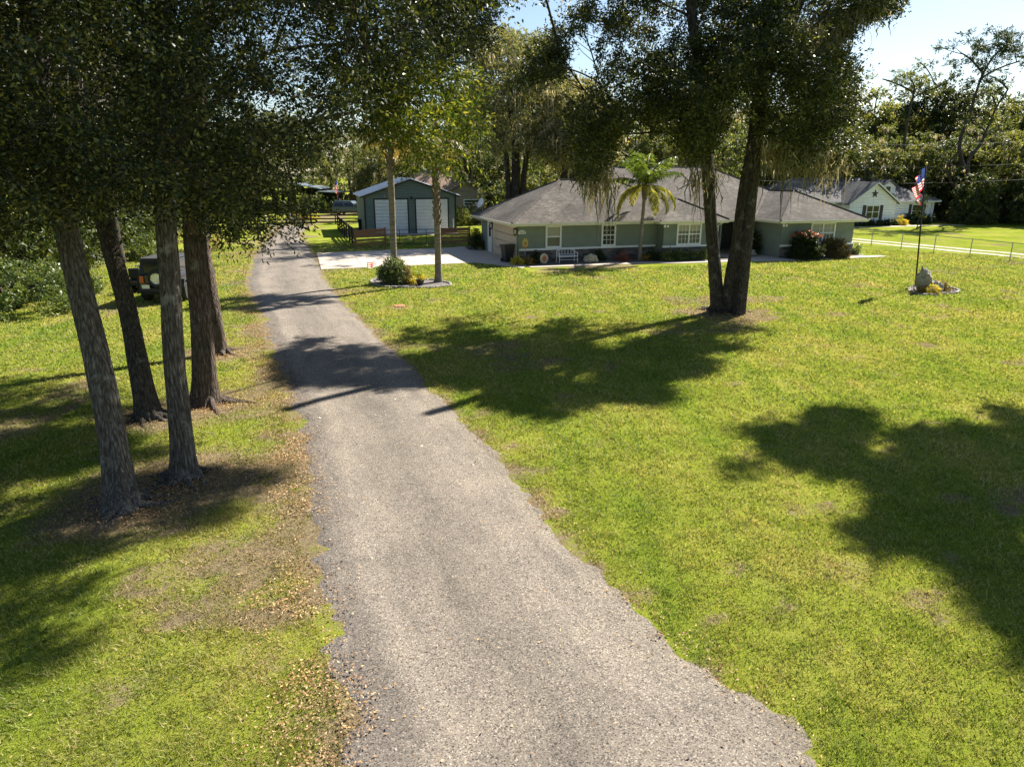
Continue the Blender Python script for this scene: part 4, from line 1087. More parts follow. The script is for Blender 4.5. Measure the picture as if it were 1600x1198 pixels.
    bin_('black wheeled rubbish bin at the garage corner of the green house', HW(-0.55, 0.55), HT + R(8))
    b2 = G(564, 361); bin_('black bin standing beside the left wall of the green metal shed', (b2[0], b2[1] + 0.5, 0), 0.2)

def rock(name, lab, loc, sx, sy, sz, seed, mat='rock', cat='rock', rz=0, group=None):
    n, m_ = 30, 20; V = []; F = []
    for i in range(m_ + 1):
        ph = math.pi * i / m_
        for k in range(n):
            th = 2 * math.pi * k / n
            d = np.array([math.sin(ph) * math.cos(th), math.sin(ph) * math.sin(th), math.cos(ph)])
            q = 1 + 0.95 * (float(fbm(d[0] * 1.9 + seed * 3, d[1] * 1.9 + d[2] * 2.3, seed, 5)) - 0.5) + 0.3 * (float(fbm(d[0] * 6 + seed, d[2] * 6 + d[1] * 4, seed + 5, 2)) - 0.5)
            V.append(d * q * np.array([sx, sy, sz]) + [0, 0, sz * 0.75])
    for i in range(m_):
        for k in range(n):
            F.append([i * n + k, (i + 1) * n + k, (i + 1) * n + (k + 1) % n, i * n + (k + 1) % n])
    o = mesh_obj(name, V, F, MAT[mat], smooth=True); o.location = tuple(loc); o.rotation_euler = (0, 0, rz)
    props(o, lab, cat, group); return o
def build_shed():
    b = G(571.5, 366.5); th = R(16)
    t = thing('metal_shed', 'green metal garage shed with two white roll up doors and a pale blue roof', 'shed', (b[0], b[1], 0), th)
    Wd, D, E, Pk = 8.35, 8.8, 3.35, 4.75
    m = MB(); m.prism([(0, 0), (Wd, 0), (Wd, E), (Wd / 2, Pk), (0, E)], 0, D); m.build('wall', MAT['siding_green'], t)
    m = MB(); s = (Pk - E) / (Wd / 2)
    for sg in (0, 1):
        x0, x1 = (-0.35, Wd / 2) if sg == 0 else (Wd / 2, Wd + 0.35)
        z0 = E - 0.35 * s + 0.05 if sg == 0 else Pk + 0.05; z1 = Pk + 0.05 if sg == 0 else E - 0.35 * s + 0.05
        m.prism([(x0, z0), (x1, z1), (x1, z1 + 0.06), (x0, z0 + 0.06)], -0.28, D + 0.28)
    for k in range(24):   # standing ribs
        y = -0.2 + k * (D + 0.4) / 23
        m.tube([(-0.34, y, E - 0.35 * s + 0.12), (Wd / 2, y, Pk + 0.12)], 0.018, 4); m.tube([(Wd + 0.34, y, E - 0.35 * s + 0.12), (Wd / 2, y, Pk + 0.12)], 0.018, 4)
    m.build('roof', MAT['metal_blue'], t)
    m = MB()
    m.prism([(-0.35, E - 0.35 * s - 0.07), (Wd / 2, Pk - 0.07), (Wd + 0.35, E - 0.35 * s - 0.07), (Wd + 0.35, E - 0.35 * s + 0.06), (Wd / 2, Pk + 0.06), (-0.35, E - 0.35 * s + 0.06)], -0.31, -0.282)
    m.box(-0.02, -0.03, 0, 0.13, 0.0, E); m.box(Wd - 0.13, -0.03, 0, Wd + 0.02, 0.0, E); m.build('trim', MAT['trim_black'], t)
    for k, (x0, x1) in enumerate(((0.95, 3.85), (4.65, 7.55))):
        m = MB()
        n = 34
        for i in range(n): z = 0.03 + i * 3.0 / n; m.box(x0, -0.025 - 0.010 * (i % 2), z, x1, -0.003, z + 3.0 / n - 0.002)
        dr = m.build('roller_door', MAT['door_white'], t)
        m = MB(); m.box(x0 - 0.12, -0.05, 0, x0, -0.001, 3.15); m.box(x1, -0.05, 0, x1 + 0.12, -0.001, 3.15); m.box(x0, -0.05, 3.03, x1, -0.001, 3.15); m.build('door_frame', MAT['trim_black'], dr)
    m = MB(); m.box(4.2, -0.06, 3.1, 4.32, 0, 3.3); m.lathe([(0.03, 3.22), (0.13, 3.1), (0.13, 3.07), (0.02, 3.1)], (4.26, -0.18, 0), 12); m.tube([(4.26, 0, 3.25), (4.26, -0.18, 3.22)], 0.02, 5); m.build('lamp', MAT['metal_black'], t)
    m = MB(); m.tube([(8.05, -0.06, 0), (8.05, -0.06, 1.3)], 0.05, 8); m.build('pipe', MAT['metal_white'], t)

def build_neighbours():
    # brown roofed house behind the shed
    Y = 93
    X = lambda px, y=Y, z=2.5: (px - 800) / FPX * (y * CP - (z - CAMH) * SP)
    x0, x1 = X(596), X(745)
    t = thing('brown_roof_house', 'tan house with a reddish brown hip roof behind the green metal shed', 'house', (x0, Y, 0), R(6))
    L = x1 - x0
    m = MB(); m.box(0.5, 0, 0, L - 0.5, 9, 2.75); m.build('wall', MAT['siding_tan'], t)
    m = MB(); me = MB(); mc = MB()
    hip(m, me, mc, 0, -0.6, L, 9.6, 2.85, 0.56); 
    ro = m.build('roof', MAT['shingle_brown'], t); me.build('eaves', MAT['trim_cream'], t); mc.build('ridge_cap', MAT['shingle_brown'], ro)
    # front facing gable wing on the right
    a, b = L - 4.3, L + 0.9
    m = MB(); m.prism([(a, 0), (b, 0), (b, 2.6), ((a + b) / 2, 4.1), (a, 2.6)], -2.2, 6); m.build('gable_wall', MAT['siding_tan'], t)
    m = MB()
    m.prism([(a - 0.4, 2.45), ((a + b) / 2, 4.15), ((a + b) / 2, 4.3), (a - 0.4, 2.6)], -2.6, 6.2); m.prism([(b + 0.4, 2.45), ((a + b) / 2, 4.152), ((a + b) / 2, 4.302), (b + 0.4, 2.6)], -2.602, 6.198); m.build('gable_roof', MAT['shingle_brown'], t)
    window(t, a + 2.6, a + 4.4, 1.4, 2.0, -2.2, cols=2, rows=2, split=1, blind=0, muntin=False)
    window(t, a + 0.5, a + 1.2, 1.35, 2.0, -2.2, cols=1, rows=2, split=1, blind=0.5, muntin=False)
    window(t, a - 2.6, a - 1.1, 0.4, 2.2, 0, cols=2, rows=2, split=1, blind=0, muntin=False)
    # white neighbouring house, right
    c = G(1324, 353); th = R(14)
    t = thing('white_house', 'white gabled house with black shutters and a grey shingle roof at the right', 'house', (c[0], c[1], 0), th); t.scale = (.86, .86, .86)
    gw = 6.6
    m = MB(); m.prism([(0, 0), (gw, 0), (gw, 2.75), (gw / 2, 5.0), (0, 2.75)], 0, 7); m.build('gable_wall', MAT['siding_white'], t)
    m = MB(); m.box(-7.5, 2.0, 0, gw + 7.6, 12, 2.7); m.build('wall', MAT['siding_white'], t)
    m = MB(); me = MB(); mc = MB()
    hip(m, me, mc, -9.1, 1.4, gw + 8.0, 13, 2.8, 0.47)
    ro = m.build('roof', MAT['shingle_grey'], t); me.build('eaves', MAT['trim_white'], t); mc.build('ridge_cap', MAT['shingle_grey'], ro)
    m = MB()
    for k, (sx, q) in enumerate(((-0.45, -1), (gw + 0.45, 1))):
        e = 0.002 * k
        m.prism([(sx, 2.5), (gw / 2, 5.05 + e), (gw / 2, 5.17 + e), (sx, 2.62)], -0.4 - e, 8)
    m.build('gable_roof', MAT['shingle_grey'], t)
    m = MB(); m.prism([(-0.45, 2.40), (gw / 2, 4.96), (gw + 0.45, 2.40), (gw + 0.45, 2.55), (gw / 2, 5.12), (-0.45, 2.55)], -0.46, -0.41); m.build('rake_board', MAT['trim_white'], t)
    # star ornament
    st = []
    for k in range(10):
        r_ = 0.48 if k % 2 == 0 else 0.19; a = math.pi / 2 + k * math.pi / 5; st.append((gw / 2 + r_ * math.cos(a), 3.75 + r_ * math.sin(a)))
    m = MB(); m.prism(st, -0.08, -0.01); m.build('star', MAT['trim_black'], t)
    window(t, gw / 2 - 0.85, gw / 2 + 0.85, 0.9, 2.3, 0, cols=1, rows=2, split=2, blind=0, pane='dark')
    for s in (-1, 1):
        m = MB(); m.box(gw / 2 + s * 1.22 - 0.22, -0.06, 0.8, gw / 2 + s * 1.22 + 0.22, 0, 2.4); m.build('shutter', MAT['trim_black'], t)
    # porch side to the right
    m = MB(); m.box(gw + 0.02, 1.0, 0, gw + 0.5, 1.45, 2.75); m.build('stone_pillar', MAT['rock'], t)
    m = MB(); m.box(gw + 7.1, 1.7, 0, gw + 7.3, 1.9, 2.65); m.build('porch_post', MAT['trim_white'], t)
    a = gw + 4.3; window(t, a, a + 1.5, 0.8, 2.25, 2.0, cols=1, rows=2, split=1, blind=0.4, pane='dark')
    for q in (a - 0.5, a + 1.64):
        m = MB(); m.box(q, 1.94, 0.7, q + 0.36, 2.0, 2.35); m.build('shutter', MAT['trim_black'], t)
    # dormer
    m = MB(); x0, x1, z0 = gw + 0.3, gw + 2.5, 3.5
    m.prism([(x0, z0), (x1, z0), (x1, z0 + 1.0), ((x0 + x1) / 2, z0 + 1.7), (x0, z0 + 1.0)], 3.3, 8); m.build('dormer', MAT['siding_white'], t)
    m = MB(); c0 = (x0 + x1) / 2
    m.prism([(x0 - 0.3, z0 + 0.85), (c0, z0 + 1.76), (c0, z0 + 1.88), (x0 - 0.3, z0 + 0.97)], 3.0, 8); m.prism([(x1 + 0.3, z0 + 0.85), (c0, z0 + 1.762), (c0, z0 + 1.882), (x1 + 0.3, z0 + 0.97)], 2.998, 8.002); m.build('dormer_roof', MAT['shingle_grey'], t)
    m = MB(); m.box(c0 - 0.3, 3.25, z0 + 0.25, c0 + 0.3, 3.298, z0 + 1.0); m.build('dormer_window', MAT['dark_glass'], t)
    m = MB(); m.prism([(-5.2, 4.35), (-2.2, 4.35), (-2.2, 4.42), (-5.2, 4.42)], 0, 0.01)
    # clipped shrubs under the gable
    bush = build_forest.bush
    cs, sn = math.cos(th), math.sin(th)
    first = None
    for k in range(6):
        u = (0.3 + k * 1.12) * .86; w = -0.75; p = (c[0] + u * cs - w * sn, c[1] + u * sn + w * cs)
        if first is None:
            first = bush(p, 0.36, 0.62, 26, 60, 'leaf_dark', 'small clipped dark shrub in the row under the white gable', 'clipped_shrub', 'shrub', 0.12, 41, 'clipped shrubs under the white gable', 0.2)
        else: dup(first, (p[0], p[1], 0), k * 1.1, 1.0)
    u, w = gw * .86 + 0.3, -0.8; bush((c[0] + u * cs - w * sn, c[1] + u * sn + w * cs), 0.6, 0.85, 30, 70, 'leaf_yellow', 'yellow green ball shrub at the end of the clipped shrub row', 'clipped_shrub', 'shrub', 0.12, 42, None, 0.25)
    for k, (u, r_) in enumerate(((gw + 2.6, 0.6), (gw + 4.2, 0.8), (gw + 5.4, 0.9))):
        u = u * .88 + .2; w = 0.9; bush((c[0] + u * cs - w * sn, c[1] + u * sn + w * cs), r_, 1.0, 34, 70, 'leaf_dark', ['dark shrub by the entrance of the white house', 'dark shrub under the right window of the white house', 'rounded dark shrub at the right corner of the white house'][k], 'shrub', 'shrub', 0.14, 50 + k, None, 0.3)
    # thin young tree in the lawn in front of it
    b = G(1432, 359)
    t = thing('young_tree', 'thin young tree on the lawn before the white house', 'tree', (b[0], b[1], 0))
    m = MB(); m.tube([(0, 0, 0), (0.05, 0, 0.9), (0.25, 0, 1.7), (0.2, 0.1, 2.6)], [0.05, 0.04, 0.03, 0.01], 6); m.build('trunk', MAT['bark_oak'], t)
    rg2 = np.random.default_rng(9); cs_ = np.array([0.2, 0, 2.2]) + rg2.normal(0, 1, (16, 3)) * [0.35, 0.35, 0.45]
    V, F = clump_leaves(cs_, np.full(16, 0.3), 50, rg2, 0.13, 0.07, 6); mesh_obj('crown', V, F, MAT['leaf_mid'], t)

def rail_fence(name, lab, p0, p1, rails, h, mat, post_gap=2.4, ph=None, rh=0.13, side=1, group=None):
    p0 = np.array(p0[:2]); p1 = np.array(p1[:2]); d = p1 - p0; L = np.linalg.norm(d); a = math.atan2(d[1], d[0])
    t = thing(name, lab, 'fence', (p0[0], p0[1], 0), a, group)
    n = max(1, round(L / post_gap))
    for k in range(n + 1):
        x = L * k / n
        m = MB(); m.bbox(x - 0.06, -0.06, -0.1, x + 0.06, 0.06, (ph or h + 0.08) + 0.01 * ((k * 7) % 3), 0.012); m.build('post', MAT[mat], t)
    for r_ in range(len(rails)):
        for k in range(n):
            xa, xb = L * k / n, L * (k + 1) / n
            z = rails[r_]; jz = 0.012 * math.sin(k * 3 + r_)
            m = MB(); m.prism([(xa + 0.004, z - rh / 2 + jz), (xb - 0.004, z - rh / 2 - jz), (xb - 0.004, z + rh / 2 - jz), (xa + 0.004, z + rh / 2 + jz)], -0.06 - 0.03, -0.062); m.build('rail', MAT[mat], t)
    return t

def build_fences():
    far, near = G(528.5, 359.5), G(555.7, 387)
    rail_fence('wooden_fence', 'brown four rail wooden fence running back from the slab corner toward the far gate', near, far, [0.22, 0.5, 0.78, 1.06, 1.22], 1.25, 'wood_dark', 2.6)
    l2, r2 = G(556, 387.3), G(602.5, 383.5)
    rail_fence('wooden_fence', 'short brown wooden fence panel left of the metal gate before the shed', l2, r2, [0.26, 0.52, 0.80, 0.95, 1.10, 1.22], 1.25, 'wood_brown', 2.6, rh=0.14)
    l3, r3 = G(689, 383), G(733.5, 381.5)
    rail_fence('wooden_fence', 'short brown wooden fence panel right of the metal gate beside the garage', l3, r3, [0.26, 0.52, 0.80, 0.95, 1.10, 1.22], 1.25, 'wood_brown', 2.4, rh=0.14)
    # tube gate in two leaves
    g0, g1 = G(604.5, 383.3), G(687.5, 382.8)
    d = (g1 - g0)[:2]; L = np.linalg.norm(d); a = math.atan2(d[1], d[0])
    for k in range(2):
        t = thing('metal_gate', ['left leaf of the thin black metal gate before the shed', 'right leaf of the thin black metal gate before the shed'][k], 'gate', (g0[0] + d[0] * k / 2, g0[1] + d[1] * k / 2, 0), a)
        l = L / 2 - 0.04; m = MB(); r_ = 0.024
        m.tube([(0.04, 0, 0.1), (0.04, 0, 1.2), (l, 0, 1.2), (l, 0, 0.1), (0.04, 0, 0.1)], r_, 6); m.tube([(l / 2, 0, 0.1), (l / 2, 0, 1.2)], r_, 6); m.build('frame', MAT['metal_black'], t)
        m = MB()
        for i in range(int(l / 0.16)): x = 0.04 + i * 0.16; m.tube([(x, 0, 0.1), (x, 0, 1.2)], 0.0035, 3)
        for i in range(7): z = 0.1 + i * 0.16; m.tube([(0.04, 0, z), (l, 0, z)], 0.0035, 3)
        m.build('mesh_panel', MAT['metal_black'], t)
    # far black fence and sliding gate over the driveway
    f0, f1 = G(487, 351), G(562, 350)
    rail_fence('ranch_fence', 'black four rail ranch fence between the far gate and the shed', f0, f1, [0.25, 0.6, 0.95, 1.3], 1.4, 'wood_dark', 2.2, rh=0.14)
    f2, f3 = G(380, 355), G(432, 353)
    rail_fence('ranch_fence', 'black ranch fence left of the far driveway gate, half hidden by leaves', f2, f3, [0.25, 0.6, 0.95, 1.3], 1.4, 'wood_dark', 2.2, rh=0.14)
    a0, a1 = G(434, 352.5), G(486, 351.2); d = (a1 - a0)[:2]; L = np.linalg.norm(d)
    t = thing('driveway_gate', 'dark picket gate closing the far end of the gravel driveway', 'gate', (a0[0], a0[1], 0), math.atan2(d[1], d[0]))
    m = MB(); m.box(0, -0.03, 0.1, L, 0.03, 0.32); m.box(0, -0.02, 1.25, L, 0.02, 1.31); m.box(0, -0.03, 0.321, 0.06, 0.03, 1.3); m.box(L - 0.06, -0.03, 0.321, L, 0.03, 1.3); m.build('frame', MAT['metal_black'], t)
    m = MB()
    for i in range(int(L / 0.14)): m.box(0.08 + i * 0.14, -0.01, 0.322, 0.1 + i * 0.14, 0.01, 1.249)
    m.build('pickets', MAT['metal_black'], t)
    # chain link fence on the right
    P0, P1 = G(1361, 384), G(1577, 409)
    d = (P1 - P0)[:2]; seg = d / 4.0; L0 = np.linalg.norm(seg)
    start = P0[:2] - seg * 2; n = 8; a = math.atan2(d[1], d[0]); Lt = L0 * n
    t = thing('chain_link_fence', 'grey chain link fence between the front lawn and the gravel track', 'fence', (start[0], start[1], 0), a)
    for k in range(n + 1):
        m = MB(); m.tube([(L0 * k, 0, -0.1), (L0 * k, 0, 1.2), (L0 * k, 0, 1.23)], [0.032, 0.032, 0.02], 8); m.build('post', MAT['metal_grey'], t)
    m = MB(); m.tube([(0, 0, 1.17), (Lt, 0, 1.17)], 0.022, 6); m.tube([(0, 0, 0.04), (Lt, 0, 0.04)], 0.006, 4); m.build('top_rail', MAT['metal_grey'], t)
    m = MB(); st = 0.11; hh = 1.12; N = int(Lt / st)
    for i in range(-10, N):
        x = i * st
        for s in (1, -1):
            xa, xb = (x, x + hh) if s > 0 else (x + hh, x)
            za, zb = 0.04, 0.04 + hh
            if min(xa, xb) < 0 or max(xa, xb) > Lt: continue
            w = 0.0025
            m.face([(xa - w, 0.0, za), (xa + w, 0.0, za), (xb + w, 0.0, zb), (xb - w, 0.0, zb)])
    m.build('wire_mesh', MAT['metal_grey'], t)

def add_wheel(t, x, y, r_, w, rimr=0.6, face=1, axis='y'):
    m = MB(); m.lathe([(r_ * 0.55, -w / 2), (r_ * 0.92, -w / 2), (r_, -w * 0.3), (r_, w * 0.3), (r_ * 0.92, w / 2), (r_ * 0.55, w / 2)], (x, y, r_), 22, axis)
    wh = m.build('wheel', MAT['tyre'], t, smooth=False)
    m = MB(); yy = y + face * (w / 2 - 0.02)
    m.lathe([(0.02, -0.02), (r_ * rimr, -0.02), (r_ * rimr, 0.025), (r_ * rimr * 0.85, 0.03), (r_ * 0.15, 0.0), (0.02, 0.01)] if axis else [], (x, yy, r_) if axis == 'y' else (x + face * (w / 2 - .02), y, r_), 18, axis); m.build('rim', MAT['rim'], wh)

def car(name, lab, cat, loc, rz, paint, L=4.6, Wd=1.85, Hh=1.7, suv=True):
    """length along local x (front = +x)"""
    t = thing(name, lab, cat, loc, rz)
    b = MB()
    prof = [(-L / 2 + 0.03, 0.42), (-L / 2, 0.7), (-L / 2 + 0.06, 0.98), (L * 0.22, 1.02), (L * 0.44, 0.88), (L / 2, 0.68), (L / 2 - 0.02, 0.38), (L * 0.4, 0.26), (-L * 0.42, 0.26)]
    b.prism(prof, -Wd / 2 + 0.05, Wd / 2 - 0.05)
    b.prism([(p[0] * 0.97, 0.62 + (p[1] - 0.62) * 0.82) for p in prof], -Wd / 2, Wd / 2)
    b.build('body', MAT[paint], t)
    c = MB()
    r0, r1 = (-L * 0.46, L * 0.06) if suv else (-L * 0.3, L * 0.05)
    lo = [(-L * 0.49, 0.97), (L * 0.24, 0.97)]
    A = [(-L * 0.485, -Wd * .46, 0.97), (L * 0.24, -Wd * .46, 0.97), (L * 0.24, Wd * .46, 0.97), (-L * 0.485, Wd * .46, 0.97)]
    B = [(r0 + 0.1, -Wd * .38, Hh), (r1, -Wd * .38, Hh), (r1, Wd * .38, Hh), (r0 + 0.1, Wd * .38, Hh)]
    c.face(B); 
    for i in range(4): c.face([A[i], A[(i + 1) % 4], B[(i + 1) % 4], B[i]])
    c.build('cabin', MAT[paint], t)
    def inset(P, e, off, nm):
        P = [np.array(p, float) for p in P]; cen = sum(P) / 4; n = np.cross(P[1] - P[0], P[3] - P[0]); n /= np.linalg.norm(n)
        Q = [cen + (p - cen) * e + n * off for p in P]; m = MB(); m.face(Q); m.face([q - n * 0.004 for q in Q][::-1]); m.build(nm, MAT['dark_glass'], t)
    for s in (1, -1):
        i = 0 if s == 1 else 2
        a0, a1, b1, b0 = [np.array(p, float) for p in (A[i], A[(i + 1) % 4], B[(i + 1) % 4], B[i])]
        for f0, f1 in ((0.04, 0.48), (0.52, 0.96)):
            P = [a0 + (a1 - a0) * f0, a0 + (a1 - a0) * f1, b0 + (b1 - b0) * f1, b0 + (b1 - b0) * f0]
            inset(P, np.array([0.93, 1, 0.78]), 0.006, 'side_window')
    inset([A[1], A[2], B[2], B[1]], np.array([1, 0.9, 0.85]), 0.006, 'windscreen')
    inset([A[3], A[0], B[0], B[3]], np.array([1, 0.86, 0.75]), 0.006, 'rear_window')
    for x in (-L * 0.31, L * 0.32):
        for s in (-1, 1): add_wheel(t, x, s * (Wd / 2 - 0.1), 0.36, 0.24, 0.62, s)
    for s in (-1, 1):
        m = MB(); m.box(L / 2 - 0.14, s * (Wd / 2 - 0.28) - 0.18, 0.66, L / 2 - 0.01, s * (Wd / 2 - 0.28) + 0.18, 0.80); m.build('headlight', MAT['bulb_white'], t)
        m = MB(); m.box(-L / 2 - 0.012, s * (Wd / 2 - 0.2) - 0.12, 0.72, -L / 2 + 0.05, s * (Wd / 2 - 0.2) + 0.12, 0.98); m.build('taillight', MAT['taillight'], t)
        m = MB(); m.box(L * 0.17, s * (Wd / 2 + 0.04) - 0.08, 1.0, L * 0.2, s * (Wd / 2 + 0.04) + 0.08, 1.13); m.build('mirror', MAT[paint], t)
    return t

def build_vehicles():
    # black off-roader, rear towards the camera
    p = G(247, 474)
    t = thing('off_road_vehicle', 'black boxy off road vehicle parked behind the left trunks, spare wheel on its rear', 'car', (p[0], p[1] + 2.1, 0), R(93))
    m = MB()
    m.bbox(-2.0, -0.82, 0.62, 2.05, 0.82, 1.22, 0.05); m.bbox(-1.95, -0.74, 1.2, 0.55, 0.74, 1.26, 0.02)
    m.bbox(0.5, -0.68, 1.2, 2.0, 0.68, 1.32, 0.04); m.build('body', MAT['paint_black'], t)
    m = MB()
    A = [(-1.98, -0.78, 1.22), (0.62, -0.78, 1.22), (0.62, 0.78, 1.22), (-1.98, 0.78, 1.22)]; B = [(-1.9, -0.68, 1.86), (0.3, -0.68, 1.84), (0.3, 0.68, 1.84), (-1.9, 0.68, 1.86)]
    m.face(B)
    for i in range(4): m.face([A[i], A[(i + 1) % 4], B[(i + 1) % 4], B[i]])
    m.bbox(-1.96, -0.72, 1.85, 0.36, 0.72, 1.9, 0.02); m.build('hard_top', MAT['soft_top'], t)
    m = MB(); m.box(-1.975, -0.56, 1.32, -1.95, 0.56, 1.74); m.build('rear_window', MAT['dark_glass'], t)
    for s in (-1, 1):
        m = MB(); m.box(-1.75, s * 0.765 - 0.012, 1.32, -0.75, s * 0.765 + 0.012, 1.7); m.build('side_window', MAT['dark_glass'], t)
        m = MB(); m.prism([(-1.9, 0.72), (-1.75, 1.0), (-1.0, 1.0), (-0.8, 0.72), (-0.86, 0.66), (-1.05, 0.92), (-1.7, 0.92), (-1.84, 0.66)], s * 0.82, s * 1.0); m.build('fender', MAT['soft_top'], t)
        m = MB(); m.prism([(0.85, 0.72), (1.0, 1.02), (1.85, 1.02), (2.02, 0.78), (1.96, 0.72), (1.8, 0.94), (1.05, 0.94), (0.92, 0.66)], s * 0.80, s * 1.0); m.build('fender', MAT['soft_top'], t)
        m = MB(); m.bbox(-2.06, s * 0.68 - 0.09, 0.86, -2.0, s * 0.68 + 0.09, 1.16, 0.01); m.build('taillight', MAT['taillight'], t)
        m = MB(); m.bbox(0.42, s * 1.0 - 0.1, 1.22, 0.5, s * 1.0 + 0.1, 1.42, 0.02); m.tube([(0.46, s * 0.78, 1.25), (0.46, s * 0.95, 1.3)], 0.02, 5); m.build('mirror', MAT['paint_black'], t)
    m = MB(); m.bbox(-2.22, -0.8, 0.5, -2.0, 0.8, 0.68, 0.03); m.box(-1.9, -0.7, 0.35, 1.9, 0.7, 0.6); m.build('bumper', MAT['soft_top'], t)
    for x in (-1.33, 1.4):
        for s in (-1, 1): add_wheel(t, x, s * 0.82, 0.41, 0.26, 0.58, s)
    # spare wheel
    m = MB(); m.lathe([(0.2, -0.12), (0.36, -0.12), (0.4, -0.06), (0.4, 0.08), (0.36, 0.12), (0.2, 0.12)], (-2.16, -0.05, 1.08), 26, 'x'); sp = m.build('spare_wheel', MAT['tyre'], t)
    m = MB(); m.lathe([(0.205, 0.0), (0.24, -0.03), (0.25, 0.02), (0.215, 0.03)], (-2.285, -0.05, 1.08), 26, 'x')
    for k in range(7):
        a = k * 2 * math.pi / 7; c, s = math.cos(a), math.sin(a)
        m.tube([(-2.27, -0.05 + 0.05 * c, 1.08 + 0.05 * s), (-2.29, -0.05 + 0.22 * c, 1.08 + 0.22 * s)], 0.022, 5)
    m.build('rim', MAT['rim'], sp)
    m = MB(); m.box(-2.24, 0.30, 0.66, -2.225, 0.62, 0.82); m.build('number_plate', MAT['plate'], t)
    # ride-on mower half hidden behind the trunk
    q = G(203, 462)
    t = thing('riding_mower', 'small dark riding mower with a pale pink hood glimpsed between two trunks', 'mower', (q[0] - 0.2, q[1] + 1.6, 0), R(100))
    m = MB(); m.bbox(0.1, -0.3, 0.45, 1.0, 0.3, 0.95, 0.08); m.build('hood', MAT['flag_white'], t)
    m = MB(); m.bbox(-0.9, -0.4, 0.4, 0.1, 0.4, 0.62, 0.05); m.bbox(-0.4, -0.55, 0.12, 0.5, 0.55, 0.3, 0.05); m.build('body', MAT['paint_black'], t)
    m = MB(); m.bbox(-0.8, -0.25, 0.62, -0.3, 0.25, 0.74, 0.04); m.bbox(-0.9, -0.25, 0.70, -0.78, 0.25, 1.15, 0.04); m.build('seat', MAT['soft_top'], t)
    m = MB(); m.tube([(0.15, 0, 0.9), (-0.1, 0, 1.15)], 0.02, 6); m.lathe([(0.17, -0.015), (0.19, 0), (0.17, 0.015), (0.16, 0)], (-0.1, 0, 1.16), 16); m.build('steering_wheel', MAT['soft_top'], t)
    for x, r_ in ((-0.65, 0.27), (0.8, 0.2)):
        for s in (-1, 1): add_wheel(t, x, s * 0.42, r_, 0.2, 0.5, s)
    # far cars
    p = G(547, 335); car('parked_car', 'dark blue sports utility car parked at the left wall of the shed', 'car', (p[0] + 0.2, p[1], 0), R(-12), 'paint_blue', 4.7, 1.9, 1.75)
    p = G(484, 329); car('parked_car', 'grey car parked nose out under the far carport', 'car', (p[0], p[1] + 2, 0), R(-96), 'paint_green', 4.6, 1.85, 1.6, False)
    # trailer left of the blue car
    p = G(515, 331)
    t = thing('utility_trailer', 'low silver utility trailer left of the dark blue car', 'trailer', (p[0], p[1], 0), R(4))
    m = MB(); m.box(-1.4, -0.7, 0.5, 1.4, 0.7, 0.56); m.build('bed', MAT['metal_grey'], t)
    m = MB(); m.box(-1.4, -0.72, 0.561, 1.4, -0.69, 1.0); m.box(-1.4, 0.69, 0.561, 1.4, 0.72, 1.0); m.box(-1.42, -0.7, 0.561, -1.39, 0.7, 1.0); m.build('side_panel', MAT['paint_silver'], t)
    m = MB(); m.tube([(-1.3, 0, 0.5), (-2.3, 0, 0.45)], 0.04, 6); m.build('tow_bar', MAT['metal_black'], t)
    for s in (-1, 1): add_wheel(t, 0.1, s * 0.82, 0.3, 0.18, 0.55, s)
    # carport
    Yc = 103; X = lambda px, z: (px - 800) / FPX * (Yc * CP - (z - CAMH) * SP)
    t = thing('carport', 'dark open carport with a thin pale metal roof edge beyond the far fence', 'carport', (X(470, 3), Yc, 0), R(2))
    wd = X(506, 3) - X(470, 3); w2 = X(533, 3) - X(470, 3)
    m = MB(); m.prism([(-1, 3.9), (wd, 3.15), (wd, 3.27), (-1, 4.02)], -2.5, 5); m.prism([(wd - .4, 2.78), (w2, 2.65), (w2, 2.77), (wd - .4, 2.9)], -2.5, 5); m.build('roof', MAT['metal_blue'], t)
    m = MB(); m.box(-1, 4.6, 0, wd, 4.8, 3.15); m.box(wd - 0.1, 2, 0, w2 - 0.8, 4.8, 2.6); m.build('wall', MAT['room_dark'], t)
    for x, h in ((-0.9, 3.85), (wd - 0.2, 2.79), (w2 - 0.15, 2.62)):
        m = MB(); m.box(x - 0.07, -2.4, 0, x + 0.07, -2.26, h); m.build('post', MAT['wood_brown'], t)

